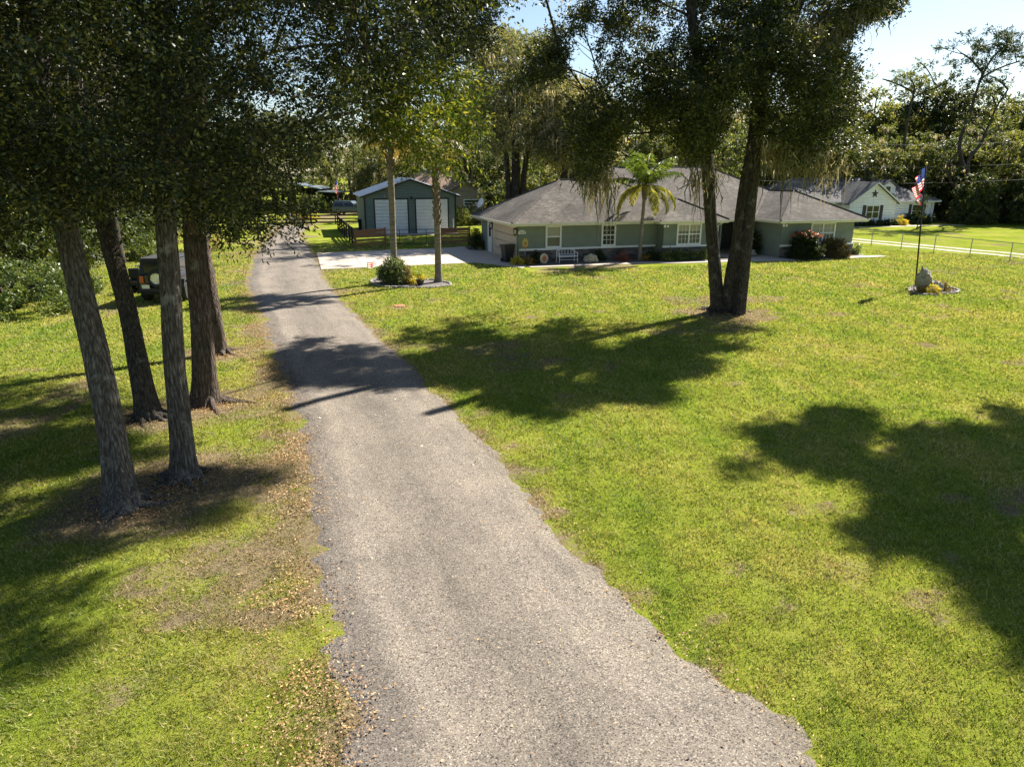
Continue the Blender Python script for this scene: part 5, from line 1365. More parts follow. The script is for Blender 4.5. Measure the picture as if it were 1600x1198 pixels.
def build_flag(loc, lean, name_lab, H=5.75, sc=1.0):
    t = thing('flagpole', name_lab, 'flagpole', loc, 0)
    m = MB(); L = np.array(lean)
    m.tube([(0, 0, 0), tuple(L * 0.5 + [0, 0, H / 2]), tuple(L + [0, 0, H])], [0.04, 0.035, 0.028], 10); m.build('pole', MAT['metal_black'], t, smooth=True)
    m = MB(); m.lathe([(0.01, 0), (0.05, 0.03), (0.065, 0.07), (0.05, 0.11), (0.01, 0.14)], (L[0], L[1], H), 12); m.build('finial', MAT['gold'], t, smooth=True)
    # drooping flag
    ns, nt_ = 52, 26; V = []; F = []; mi = []
    for i in range(ns + 1):
        s = i / ns
        for j in range(nt_ + 1):
            q = j / nt_
            z = H - 0.1 - q * 0.92 - 1.02 * s ** 1.15 + 0.25 * q * s
            x = L[0] * (z / H) - 0.03 - 0.66 * s ** 0.7 * (0.35 + 0.65 * (1 - q) ** 0.5) * (1 - 0.35 * s) - 0.05 * q * s + 0.06 * math.sin(s * 11 + q * 4) * s
            y = L[1] + 0.13 * math.sin(s * 15 + q * 3.0) * min(1, s * 3) + 0.05 * math.sin(s * 29 + q * 9) * s
            V.append((x, y, z))
    for i in range(ns):
        for j in range(nt_):
            a = i * (nt_ + 1) + j; F.append([a, a + 1, a + nt_ + 2, a + nt_ + 1])
            if i < ns * 0.4 and j < 14: mi.append(2)
            else: mi.append((j // 2) % 2)
    o = mesh_obj('flag', V, F, None, t, smooth=True, mats=[MAT['flag_red'], MAT['flag_white'], MAT['flag_blue']], midx=mi)
    # stars of the canton, a part of the flag
    V = []; F = []
    for r_ in range(9):
        for c in range(6 if r_ % 2 == 0 else 5):
            u = 0.4 * (c * 2 + 1 + (r_ % 2)) / 12.0; v = (14 / 26.0) * (r_ + 0.7) / 9.4
            i, j = int(u * ns), int(v * nt_)
            p = np.array(o.data.vertices[i * (nt_ + 1) + j].co); e1 = np.array(o.data.vertices[(i + 1) * (nt_ + 1) + j].co) - p; e2 = np.array(o.data.vertices[i * (nt_ + 1) + j + 1].co) - p
            e1 /= np.linalg.norm(e1); e2 /= np.linalg.norm(e2); n = np.cross(e1, e2); n /= np.linalg.norm(n)
            for sd in (-1, 1):
                b = len(V)
                for k in range(10):
                    rr_ = 0.021 if k % 2 == 0 else 0.009; a = k * math.pi / 5
                    V.append(p + n * 0.004 * sd + rr_ * (math.cos(a) * e1 + math.sin(a) * e2))
                F.append(list(range(b, b + 10)))
    mesh_obj('stars', V, F, MAT['flag_white'], o)
    return t
def frond_pinnate(rg, base, az, el0, L, leaf_l, droop, n=34):
    """feather palm frond: rachis points and leaflets"""
    d = np.array([math.cos(az), math.sin(az), 0]); pts = []
    p = np.array(base, float); el = el0; st = L / n
    V = []; F = []
    for i in range(n + 1):
        pts.append(p.copy()); dirv = d * math.cos(el) + np.array([0, 0, 1]) * math.sin(el)
        p = p + dirv * st; el -= droop / n * (0.5 + 1.2 * i / n)
    pts = np.array(pts); side = np.array([-d[1], d[0], 0])
    for i in range(4, n):
        t = i / n; ll = leaf_l * math.sin(math.pi * min(1, 0.15 + t * 0.9)) ** 0.6
        for s in (-1, 1):
            for q in range(2):
                a = unit(side * s * 0.9 + (pts[i + 1] - pts[i]) / st * 0.55 + np.array([0, 0, rg.uniform(-0.75, -0.1) - 0.3 * q]))
                w = unit(np.cross(a, rg.normal(0, 1, 3))) * 0.018 * (1 + leaf_l)
                b = pts[i] + rg.normal(0, 0.01, 3); l = ll * rg.uniform(0.75, 1.1)
                k = len(V); V += [b - w * 0.4, b + w * 0.4, b + a * l * 0.5 + w + [0, 0, -0.02], b + a * l + [0, 0, -0.22 * l], b + a * l * 0.5 - w + [0, 0, -0.02]]; F.append([k, k + 1, k + 2, k + 3, k + 4])
    return pts, V, F

def build_palms():
    rg = np.random.default_rng(21)
    # queen palm by the house
    b = HW(upx(999.5, -1.15, 0.1), -1.15)
    t = thing('queen_palm', 'slender feathery palm with yellowing fronds before the green house', 'palm tree', (b[0], b[1], 0))
    H = 4.6
    V, F, C, _ = trunk_mesh([(0, 0, -0.05), (0.0, 0, 1.5), (0.06, 0, 3.2), (0.1, 0, H)], 0.125, 0.095, 0.35, 5, 20, 0.02, 3, step=0.1)
    mesh_obj('trunk', V, F, MAT['palm_trunk'], t, smooth=True)
    m = MB()
    for k in range(18):
        a = k * 2.4; z = H - 0.9 + k * 0.05; m.tube([(0.09 + 0.08 * math.cos(a), 0.08 * math.sin(a), z), (0.1 + 0.2 * math.cos(a), 0.2 * math.sin(a), z + 0.35)], [0.05, 0.02], 5)
    m.build('leaf_base', MAT['palm_boot'], t)
    for k in range(21):
        az = k * 2.399; old = k < 7
        el = R(rg.uniform(-8, 12)) if old else R(rg.uniform(30, 82)); Lf = rg.uniform(2.7, 3.3)
        pts, V, F = frond_pinnate(rg, (0.1, 0, H), az, el, Lf, 0.62, 2.1 if old else 1.35)
        o = mesh_obj('frond', V, F, MAT['leaf_palm_old' if old else 'leaf_palm'], t)
        if old: o['label'] = 'yellow drooping frond'
        mm = MB(); mm.tube(pts[::3], list(np.linspace(0.03, 0.006, len(pts[::3]))), 5); mm.build('midrib', MAT['leaf_palm_old' if old else 'leaf_palm'], o)
    # two cabbage palms
    def cabbage(px, py, H, r0, r1, boots, lab, seed):
        rg = np.random.default_rng(seed); b = G(px, py); t = thing('cabbage_palm', lab, 'palm tree', (b[0], b[1], 0))
        V, F, C, _ = trunk_mesh([(0, 0, -0.05), (0.02, 0, H * 0.4), (0.05, 0, H)], r0, r1, 0.5, 7, 26, 0.03, seed, step=0.12)
        mesh_obj('trunk', V, F, MAT['palm_trunk'], t, smooth=True)
        m = MB()
        for k in range(int((H - boots) / 0.055)):
            a = k * 2.399; z = boots + k * 0.055; rr = r1 * 1.0
            c, s = math.cos(a), math.sin(a)
            m.tube([(0.03 + rr * 0.8 * c, rr * 0.8 * s, z), (0.03 + (rr + 0.09) * c, (rr + 0.09) * s, z + 0.18 + 0.12 * rg.uniform())], [0.07, 0.025], 5)
        m.build('leaf_base', MAT['palm_boot'], t)
        for k in range(26):
            az = k * 2.399; el = R(rg.uniform(-45, 75)); d = np.array([math.cos(az) * math.cos(el), math.sin(az) * math.cos(el), math.sin(el)])
            st = np.array([0.05, 0, H]); hub = st + d * rg.uniform(0.8, 1.15) + [0, 0, -0.1]
            s1 = unit(np.cross(d, [0, 0, 1.0])); up = np.cross(s1, d); V = []; F = []
            for q in range(26):
                a = (q - 12.5) / 12.5 * 2.0; v = unit(d * math.cos(a) + s1 * math.sin(a) + up * 0.1); l = 0.95 * (0.75 + 0.25 * math.cos(a)) * rg.uniform(0.9, 1.1); w = np.cross(v, up) * 0.035
                
                if not V: V.append(hub)
                kx = len(V); V += [hub + v * l * 0.55 + w, hub + v * l + [0, 0, -0.38 * l], hub + v * l * 0.55 - w]; F.append([0, kx, kx + 1, kx + 2])
            o = mesh_obj('frond', V, F, MAT['leaf_palm' if el > 0 else 'leaf_bronze'], t)
            mm = MB(); mm.tube([st, hub], [0.03, 0.015], 5); mm.build('stalk', MAT['leaf_palm'], o)
    cabbage(617, 440, 7.3, 0.165, 0.15, 5.4, 'smooth trunked palm rising out of the bushy planting bed', 5)
    cabbage(685, 441, 7.3, 0.175, 0.13, 2.9, 'palm with a rough booted upper trunk at the right end of the planting bed', 6)

def poly_sheet(name, pts, z, mat, kind='structure', thick=0.0, jitter=0.0, seed=0, label=None, sub=0.6):
    """flat outline sheet (outline in world xy), optional skirt"""
    P = [np.array(p[:2], float) for p in pts]; out = []
    rg = np.random.default_rng(seed)
    for i in range(len(P)):
        a, b = P[i], P[(i + 1) % len(P)]; n = max(1, int(np.linalg.norm(b - a) / sub))
        for k in range(n): out.append(a + (b - a) * k / n + (rg.normal(0, jitter, 2) if jitter else 0))
    b = len(out); V = [(p[0], p[1], z) for p in out]; F = [list(range(b))]
    if thick:
        V += [(p[0], p[1], z - thick) for p in out]
        for i in range(b): F.append([i, b + i, b + (i + 1) % b, (i + 1) % b])
    # orient up
    area = sum(out[i][0] * out[(i + 1) % b][1] - out[(i + 1) % b][0] * out[i][1] for i in range(b))
    if area < 0: F = [f[::-1] for f in F]
    o = mesh_obj(name, V, F, MAT[mat]); 
    if kind: o['kind'] = kind
    return o

DRIVE_L = [(540, 1198), (527, 1060), (500, 960), (492, 850), (482, 750), (462, 650), (436, 580), (410, 510), (392, 465), (386, 440), (392, 412), (405, 388), (424, 370), (437, 358), (441, 353)]
DRIVE_R = [(1280, 1198), (1105, 1055), (955, 915), (835, 790), (765, 700), (700, 635), (640, 570), (575, 510), (530, 462), (508, 432), (499, 412), (492, 397), (478, 378), (470, 366), (484, 353)]
SLAB = None
def build_ground():
    global SLAB
    rg = np.random.default_rng(2)
    L = [G(*p)[:2] for p in DRIVE_L]; Rr = [G(*p)[:2] for p in DRIVE_R]
    L = [np.array([L[0][0] - 0.1, -14.0]), np.array([L[0][0] - 0.2, 0.0])] + L; Rr = [np.array([Rr[0][0] + 0.6, -14.0]), np.array([Rr[0][0] + 0.3, 0.0])] + Rr
    def resample(P, n):
        P = np.array(P); d = np.concatenate([[0], np.cumsum(np.linalg.norm(np.diff(P, axis=0), axis=1))]); s = np.linspace(0, d[-1], n)
        k = catmull(P, 12); dk = np.concatenate([[0], np.cumsum(np.linalg.norm(np.diff(k, axis=0), axis=1))]); s = np.linspace(0, dk[-1], n)
        return np.stack([np.interp(s, dk, k[:, 0]), np.interp(s, dk, k[:, 1])], 1)
    n = 520; LL = resample(L, n); RR = resample(Rr, n); s = np.arange(n) * 0.19
    def edges(base, amp, seed):
        return (fbm(s * 0.55, s * 0 + seed, seed, 4) - 0.5) * amp * 2 + (fbm(s * 2.3, s * 0 + seed, seed + 9, 3) - 0.5) * amp * 0.9 + base
    wv = unit(RR - LL)
    fade = np.clip(1.4 - s / 60, 0.25, 1)[:, None]
    la = LL - wv * edges(0.0, 0.22, 3)[:, None] * fade; ra = RR + wv * edges(0.0, 0.13, 7)[:, None] * fade
    def resample2(P, m):
        i = np.linspace(0, len(P) - 1, m); k = np.arange(len(P)); return np.stack([np.interp(i, k, P[:, 0]), np.interp(i, k, P[:, 1])], 1)
    # the gravel sheet dips under the turf at both sides, so its edge is ragged
    n2_ = 1100; cols = 90
    la2, ra2 = resample2(la - wv * 0.35 * np.clip(fade, 0.5, 1), n2_), resample2(ra + wv * 0.22 * np.clip(fade, 0.5, 1), n2_)
    t = np.linspace(0, 1, cols); X = la2[:, None, :] * (1 - t)[None, :, None] + ra2[:, None, :] * t[None, :, None]
    wd = np.linalg.norm(ra2 - la2, axis=1)[:, None]; dl = t[None, :] * wd; dr = (1 - t[None, :]) * wd
    e = np.minimum(dl * 0.085 - 0.030, dr * 0.11 - 0.026)
    nz = (fbm(X[..., 0] * 3.2, X[..., 1] * 3.2, 14, 4) - 0.5) * 0.055
    Z = np.where(e < 0.012, e + nz, 0.012 + np.minimum(e - 0.012, 0.03) + nz * np.clip(1 - (e - 0.012) / 0.02, 0, 1)) + (fbm(X[..., 0] * 0.8, X[..., 1] * 0.8, 4, 3) - 0.5) * 0.012
    V = np.concatenate([X, Z[..., None]], -1).reshape(-1, 3); idx = np.arange(n2_ * cols).reshape(n2_, cols)
    F = np.stack([idx[:-1, :-1], idx[:-1, 1:], idx[1:, 1:], idx[1:, :-1]], -1).reshape(-1, 4)
    o = mesh_obj('gravel_driveway', V, F.astype(np.int32), MAT['driveway'], attrs={'across': np.tile(t, n2_), 'along': np.repeat(np.arange(n2_) * 0.09, cols)}, smooth=True); o['kind'] = 'structure'
    poly = np.concatenate([la, ra[::-1]])
    # concrete slab and walk
    far_l, near_l, near_r = G(495, 396), G(502, 421.5), G(741, 411)
    SL = [far_l, near_l, near_r, HW(-0.2, -1.9), HW(8.6, -1.75), HW(8.9, -2.5), HW(13.6, -2.5), HW(13.9, -1.9), HW(14.3, 2.3), HW(17.0, 2.3), HW(17.0, -3.4), HW(24.2, -3.4), HW(24.2, -4.2), HW(13.2, -3.5), HW(9.5, -3.3), HW(7.5, -2.75), HW(-0.6, -2.6)]
    slab_poly = [far_l, near_l, near_r, HW(-0.6, -2.5), HW(0.0, -1.7), HW(0.0, 8.7), HW(-0.4, 10.6), G(733, 385), G(700, 387.5)]
    poly_sheet('concrete_slab', slab_poly, 0.03, 'concrete', thick=0.05)
    walk = [HW(-0.02, -2.45), HW(7.4, -2.75), HW(9.6, -3.35), HW(13.2, -3.6), HW(16.6, -4.2), HW(24.4, -4.25), HW(24.4, -3.55), HW(17.2, -3.5), HW(17.05, 2.3), HW(14.0, 2.3), HW(13.8, -2.9), HW(9.8, -2.75), HW(7.6, -2.1), HW(-0.02, -1.75)]
    poly_sheet('walkway', walk, 0.034, 'concrete', thick=0.05)
    # slab joints
    m = MB()
    for px0, px1 in (((551, 393.5), (567, 418.5)), ((602, 391), (632, 415.5)), ((652, 389.5), (690, 413.0))):
        a, b = G(*px0, z=0.034), G(*px1, z=0.034); d = unit(np.array([-(b - a)[1], (b - a)[0], 0])) * 0.02
        m.face([a - d, a + d, b + d, b - d])
    o = m.build('slab_joints', MAT['joint']); o['kind'] = 'structure'
    # mulch bed along the house front
    bed = [HW(0.02, -1.72), HW(7.6, -2.08), HW(9.8, -2.72), HW(13.75, -2.85), HW(13.4, -0.9), HW(9.5, -0.95), HW(9.4, -0.02), HW(0.02, -0.02)]
    poly_sheet('mulch_bed', bed, 0.022, 'mulch', jitter=0.015)
    poly_sheet('mulch_bed', [HW(17.2, -3.45), HW(23.6, -3.45), HW(23.6, -2.7), HW(17.2, -2.7)], 0.024, 'mulch')
    # shed apron
    sb = G(571.5, 366.5); c, s_ = math.cos(R(16)), math.sin(R(16)); SP_ = lambda u, w: np.array([sb[0] + u * c - w * s_, sb[1] + u * s_ + w * c])
    poly_sheet('shed_apron', [SP_(0.3, -2.2), SP_(8.3, -2.2), SP_(8.3, 0.1), SP_(0.3, 0.1)], 0.02, 'concrete')
    # gravel track beyond the chain link fence: two wheel ruts
    a0, a1 = G(1300, 374.0), G(1700, 412); d = unit((a1 - a0)[:2]); nn = np.array([-d[1], d[0]])
    A = a0[:2] - d * 20; B = a1[:2] + d * 25
    for k, off in enumerate((0.0, 1.9)):
        pts = []
        for q in range(61): pts.append(A + (B - A) * q / 60 + nn * (off - 0.35 + 0.12 * math.sin(q * 1.7)))
        for q in range(60, -1, -1): pts.append(A + (B - A) * q / 60 + nn * (off + 0.35 + 0.12 * math.sin(q * 2.3)))
        poly_sheet('gravel_track', pts, 0.012, 'gravel_light', sub=50)
    # path before white house
    c2 = G(1324, 353); th = R(14); u_, w_ = np.array([math.cos(th), math.sin(th)]), np.array([-math.sin(th), math.cos(th)])
    Q = lambda u, w: c2[:2] + u * u_ + w * w_
    poly_sheet('front_path', [Q(-6, -2.3), Q(12.8, -2.3), Q(12.8, -1.5), Q(7.6, -1.4), Q(7.6, 0.9), Q(6.9, 0.9), Q(6.9, -1.4), Q(-6, -1.5)], 0.016, 'concrete')
    # palm bed
    PB = [(579, 440), (590, 434), (600, 433), (640, 437), (680, 438), (703, 443), (705, 447), (680, 450), (640, 450), (600, 449), (583, 445)]
    pb = [G(*p) for p in PB]; poly_sheet('mulch_bed', pb, 0.018, 'mulch', jitter=0.03)
    FB = [(1420, 452), (1428, 448), (1445, 447), (1465, 450), (1488, 451), (1499, 455), (1494, 459), (1468, 459.5), (1462, 461.5), (1440, 461.5), (1422, 457)]
    fb = [G(*p) for p in FB]; poly_sheet('mulch_bed', fb, 0.018, 'mulch', jitter=0.03)

    # ------ lawn sheet with a dryness attribute
    xs = np.concatenate([np.linspace(-400, -44, 18)[:-1], np.linspace(-44, 48, 260), np.linspace(48, 400, 18)[1:]])
    ys = np.concatenate([np.linspace(-60, -2, 10)[:-1], np.linspace(-2, 62, 220), np.linspace(62, 130, 40)[1:], np.linspace(130, 700, 12)[1:]])
    XX, YY = np.meshgrid(xs, ys)
    def pdist(x, y):
        """signed distance right(+)/left(-) outside of drive, ~0 inside"""
        yl = np.interp(y, LL[:, 1], LL[:, 0]); yr = np.interp(y, RR[:, 1], RR[:, 0])
        return yl - x, x - yr
    def dry(x, y):
        l, r_ = pdist(x, y)
        nz = fbm(x * 0.45, y * 0.45, 31, 5); n2 = fbm(x * 1.7, y * 1.7, 37, 4)
        v = np.clip((nz - 0.56) * 2.4, 0, 0.45) + np.clip((n2 - 0.62) * 3, 0, 0.5)
        v = v + np.exp(-np.clip(l, 0, 99) / 0.9) * (l > -1.2) * 0.5 * (0.15 + 1.4 * n2) + np.exp(-np.clip(r_, 0, 99) / 0.4) * (r_ > -1.2) * 0.55 * (0.3 + 1.2 * n2)
        for px, py, rd, am in ((193, 792, 1.3, .8), (233, 652, 1.0, .8), (287, 745, 1.3, .9), (322, 630, 1.1, .9), (342, 551, 1.0, .7), (1130, 487, 1.6, .9)):
            c = G(px, py); q = np.hypot(x - c[0], y - c[1]); v = v + am * np.exp(-(q / rd) ** 2) * (0.4 + 1.1 * n2)
        # greener strip watered on the right of the drive and far lawn
        v = v + 0.42 * np.clip(fbm(x * 3.1, y * 3.1, 97, 4) - 0.45, 0, 1) * 1.6 - 0.2 * np.exp(-((x - 2.5) / 2.0) ** 2) * (y < 24)
        return np.clip(v, 0, 1)
    Z = (fbm(XX * 0.12, YY * 0.12, 5, 3) - 0.5) * 0.0
    V = np.stack([XX, YY, Z], -1).reshape(-1, 3); idx = np.arange(XX.size).reshape(XX.shape)
    F = np.stack([idx[:-1, :-1], idx[:-1, 1:], idx[1:, 1:], idx[1:, :-1]], -1).reshape(-1, 4)
    o = mesh_obj('ground', V, F.astype(np.int32), MAT['lawn'], attrs={'dry': dry(XX, YY).ravel()}); o['kind'] = 'structure'

    # ------ grass blades, thinning with distance
    N = 2100000
    r_ = 3.2 + (58 - 3.2) * rg.uniform(0, 1, N) ** 1.9; a = rg.uniform(R(-56), R(60), N)
    x = r_ * np.sin(a); y = r_ * np.cos(a)
    l, q = pdist(x, y)
    n2 = fbm(x * 2.3, y * 2.3, 51, 4)
    fd = np.clip(1.4 - y / 45, 0.3, 1)
    okm = (l > (0.08 + 0.55 * (n2 - 0.42)) * fd) | (q > (0.03 + 0.35 * (n2 - 0.42)) * fd)
    okm |= (y < 0)
    dv = dry(x, y); okm &= rg.uniform(0, 1, N) > np.clip(dv * 0.8 - 0.2, 0, 0.5)
    for pl in (slab_poly, walk, bed, pb, fb): okm &= ~in_poly(x, y, [p[:2] for p in pl])
    hu = (x - HO[0]) * HC + (y - HO[1]) * HS; hwv = -(x - HO[0]) * HS + (y - HO[1]) * HC
    okm &= ~((hu > -0.7) & (hwv > -4.3) & (hu < 24.6))
    clumpn = fbm(x * 4.5, y * 4.5, 61, 4); okm &= rg.uniform(0, 1, N) < 0.3 + 1.5 * np.clip(clumpn - 0.28, 0, 1)
    x, y, r_, dv, cn = x[okm], y[okm], r_[okm], dv[okm], clumpn[okm]; n_ = len(x)
    k = np.clip(r_ / 7.0, 0.85, 6.0)
    h = (0.022 + 0.05 * rg.uniform(0, 1, n_) * (0.5 + cn)) * (0.78 + 0.12 * k) * (1 - 0.4 * dv); w = 0.0045 * k * rg.uniform(0.6, 1.4, n_)
    th = rg.uniform(0, 2 * math.pi, n_); ln = rg.uniform(0.2, 1.6, n_) * h; t2 = rg.uniform(0, 2 * math.pi, n_)
    V = np.empty((n_, 3, 3), np.float32)
    V[:, 0] = np.stack([x - np.cos(th) * w, y - np.sin(th) * w, 0 * x + 0.0], 1); V[:, 1] = np.stack([x + np.cos(th) * w, y + np.sin(th) * w, 0 * x], 1)
    V[:, 2] = np.stack([x + np.cos(t2) * ln, y + np.sin(t2) * ln, h], 1)
    o = mesh_obj('grass', V.reshape(-1, 3), np.arange(3 * n_, dtype=np.int32).reshape(-1, 3), MAT['grass_blade'], attrs={'dry': np.repeat(dv, 3)})
    props(o, 'short mown lawn grass', 'grass', None, 'stuff')

    # ------ fallen leaves
    N = 62000
    y = rg.uniform(3, 34, N); yl = np.interp(y, LL[:, 1], LL[:, 0]); yr = np.interp(y, RR[:, 1], RR[:, 0])
    kx = rg.uniform(0, 1, N); x = np.where(kx < 0.66, yl + rg.normal(-0.30, 0.34, N), np.where(kx < 0.74, yr + rg.normal(0.1, 0.25, N), np.where(kx < 0.84, rg.uniform(0, 1, N) * (yr - yl) + yl, rg.uniform(-13, 0, N) + yl)))
    # tree-foot litter
    ft = []
    for px, py, rd, nn_ in ((193, 792, 1.0, 1800), (233, 652, 0.9, 1000), (287, 745, 1.1, 2600), (322, 630, 0.9, 1600), (342, 551, 0.9, 900), (1130, 487, 1.3, 1500)):
        c = G(px, py); ft.append(np.stack([c[0] + rg.normal(0.15, rd * 0.6, nn_), c[1] + rg.normal(-0.15, rd * 0.5, nn_)], 1))
    keep = (fbm(x * 1.4, y * 1.4, 71, 3) > rg.uniform(0.3, 0.62, N)) & (rg.uniform(0, 1, N) < np.clip(14 / y, 0.2, 1) * 0.8)
    keep |= (kx > 0.74) & (kx < 0.84) & (rg.uniform(0, 1, N) < 0.12)
    P2 = np.concatenate([np.stack([x[keep], y[keep]], 1)] + ft); n_ = len(P2)
    pos = np.stack([P2[:, 0], P2[:, 1], rg.uniform(0.025, 0.06, n_)], 1); ax = unit(rg.normal(0, 1, (n_, 3)) * [1, 1, 0.25])
    a = ax; s2 = unit(np.cross(a, rg.normal(0, 0.5, (n_, 3)) + [0, 0, 1.0])); lw = rg.uniform(0.35, 1.1, n_)[:, None]; nrm = np.cross(a, s2)
    V = np.empty((n_, 4, 3), np.float32); V[:, 0] = pos; V[:, 1] = pos + a * 0.022 * lw + s2 * 0.011 * lw + nrm * 0.004; V[:, 2] = pos + a * 0.046 * lw; V[:, 3] = pos + a * 0.022 * lw - s2 * 0.011 * lw + nrm * 0.004
    o = mesh_obj('fallen_leaves', V.reshape(-1, 3), np.arange(4 * n_, dtype=np.int32).reshape(-1, 4), MAT['litter']); props(o, 'dry brown fallen leaves scattered along the driveway edge and tree feet', 'leaves', None, 'stuff')
    # ------ loose gravel, small stones
    N = 7000; y = 3.0 + 22 * rg.uniform(0, 1, N) ** 1.7; t = rg.uniform(0.1, 0.93, N); yl = np.interp(y, LL[:, 1], LL[:, 0]); yr = np.interp(y, RR[:, 1], RR[:, 0]); x = yl + (yr - yl) * t
    sz = rg.uniform(0.003, 0.007, N) * np.clip(y / 7, 0.9, 2) * np.where(rg.uniform(0, 1, N) > 0.996, 2.8, 1)
    oc = np.array([[1, 0, 0], [0, 1, 0], [-1, 0, 0], [0, -1, 0], [0, 0, 0.9], [0, 0, -0.5]]); tri = np.array([[0, 1, 4], [1, 2, 4], [2, 3, 4], [3, 0, 4]])
    R_ = rg.uniform(0, 2 * math.pi, N); cs, sn = np.cos(R_), np.sin(R_); V = oc[None] * (sz[:, None, None] * rg.uniform(0.6, 1.4, (N, 6, 1)))
    V = np.stack([V[..., 0] * cs[:, None] - V[..., 1] * sn[:, None], V[..., 0] * sn[:, None] + V[..., 1] * cs[:, None], V[..., 2]], -1)
    zz = 0.040 + 0 * t
    V = V + np.stack([x, y, zz], -1)[:, None]
    F = (tri[None] + 6 * np.arange(N)[:, None, None]).reshape(-1, 3)
    leafmat('pebble', [(0.09, 0.085, 0.08), (0.25, 0.23, 0.2), (0.38, 0.35, 0.3), (0.55, 0.5, 0.43)], 0.0, 0.9, objvar=0)
    o = mesh_obj('loose_gravel', V.reshape(-1, 3), F.astype(np.int32), MAT['pebble']); props(o, 'loose grey gravel on the driveway', 'gravel', None, 'stuff')
    return pb, fb

def build_garden(pb, fb):
    bush = build_forest.bush; rg = np.random.default_rng(4)
    def edging(pts, lab):
        t = thing('edging_stones', lab, 'edging', (pts[0][0], pts[0][1], 0)); m = MB(); P = [np.array(p[:2]) for p in pts]
        for i in range(len(P)):
            a, b = P[i], P[(i + 1) % len(P)]; L = np.linalg.norm(b - a); n = max(1, int(L / 0.28)); ang = math.atan2((b - a)[1], (b - a)[0])
            for k in range(n):
                c = a + (b - a) * (k + 0.5) / n; M = Matrix.Translation((c[0] - P[0][0], c[1] - P[0][1], 0)) @ Matrix.Rotation(ang + rg.normal(0, 0.1), 4, 'Z')
                m.bbox(-0.13, -0.06, -0.02, 0.13, 0.06, 0.07 + 0.02 * rg.uniform(), 0.015, M)
        m.build('stones', MAT['edging'], t)
    edging(fb, 'low pale edging stones round the bed at the flagpole foot')
    edging(pb, 'low pale edging round the planting bed of the two palms')
    c = G(618, 441); bush((c[0] - 0.0, c[1] - 0.35), 0.72, 1.25, 80, 100, 'leaf_shrub', 'round variegated green bush at the foot of the smooth palm', L=0.12, seed=71, cr=0.34, name='bush', Wd=0.05)
    c = G(636, 442); bush((c[0], c[1] - 0.2), 0.38, 0.75, 26, 60, 'leaf_bronze', 'dry brown leafed shrub right of the variegated bush', L=0.09, seed=72, cr=0.2)
    c = G(646, 444); bush((c[0], c[1]), 0.25, 0.45, 16, 40, 'leaf_yellow', 'wispy yellow green plant in the middle of the palm bed', L=0.09, seed=73, cr=0.16)
    c = G(657, 446); t = thing('potted_flowers', 'dark pot of yellow flowers in the palm planting bed', 'flower pot', (c[0], c[1], 0))
    m = MB(); m.lathe([(0.13, 0.02), (0.2, 0.26), (0.22, 0.27), (0.22, 0.3), (0.19, 0.3)], (0, 0, 0), 16); m.build('pot', MAT['bin_black'], t)
    cs = rg.normal(0, 0.09, (12, 3)) + [0, 0, 0.4]; V, F = clump_leaves(cs, np.full(12, 0.14), 50, rg, 0.06, 0.04, 6); mesh_obj('flowers', V, F, MAT['leaf_yellow'], t)['kind'] = 'stuff'
    # small yard flag by the palm bush
    c = G(591, 439); t = thing('garden_flag', 'small striped garden flag leaning beside the variegated bush', 'flag', (c[0], c[1], 0))
    m = MB(); m.tube([(0.05, 0, 0), (-0.12, 0, 1.0)], 0.01, 5); m.build('stick', MAT['metal_black'], t)
    V = []; F = []; mi = []
    for i in range(9):
        for j in range(7): V.append((-0.12 + 0.4 * i / 8 - 0.42, 0.03 * math.sin(i * 1.3), 0.98 - 0.28 * j / 6 - 0.05 * (8 - i) / 8 + 0.02 * math.sin(i)))
    for i in range(8):
        for j in range(6): a = i * 7 + j; F.append([a, a + 1, a + 8, a + 7]); mi.append(j % 2)
    mesh_obj('cloth', V, F, None, t, mats=[MAT['flag_red'], MAT['flag_white']], midx=mi)
    # flag bed rock and plants
    c = G(1446, 456); t = thing('stone_sculpture', 'tall weathered grey rock standing in the bed beside the flagpole', 'rock', (c[0], c[1], 0))
    def blob(nm, loc, sx, sy, sz, seed, rot=(0, 0, 0)):
        o = rock(nm, None, loc, sx, sy, sz, seed, 'rock'); o.parent = t; del_keys(o); o.rotation_euler = rot; return o
    def del_keys(o):
        for k in ('label', 'category'):
            if k in o: del o[k]
    blob('upper_rock', (-0.1, 0, 0.12), 0.36, 0.26, 0.56, 4, (0, R(-14), 0.2)); blob('lower_rock', (0.32, -0.1, -0.1), 0.34, 0.28, 0.34, 9, (0, R(12), 0.5))
    for k, (px, py, m_, lab) in enumerate(((1436, 457, 'flower_orange', 'orange leafed plant left of the tall grey rock'), (1474, 455, 'leaf_bronze', 'wispy brownish plant right of the tall grey rock'), (1455, 459, 'leaf_yellow', 'low yellow plant at the foot of the tall grey rock'))):
        c = G(px, py); bush((c[0], c[1]), 0.4, 0.42, 18, 40, m_, lab, 'flowering_plant', 'plant', 0.09, 80 + k, None, 0.2)
    # beds along the house
    def hb(px, w, r_, h, leaf, lab, seed, n=26, L=0.09, cr=0.2, cat='plant', nm='flowering_plant', per=50):
        u = upx(px, w, 0.3); p = HW(u, w); bush((p[0], p[1]), r_, h, n, per, leaf, lab, nm, cat, L, seed, None, cr)
    hb(808, -1.0, 0.4, 0.45, 'leaf_yellow', 'yellow flowers at the garage corner of the house bed', 90)
    hb(826, -1.0, 0.45, 0.42, 'flower_orange', 'orange red flowers left of the round tan wreath', 91)
    hb(836, -0.6, 0.35, 0.8, 'leaf_dark', 'small dark conical shrub between the flowers and the wreath', 92)
    hb(937, -0.5, 0.28, 0.75, 'leaf_dark', 'small dark upright shrub below the second front window', 93)
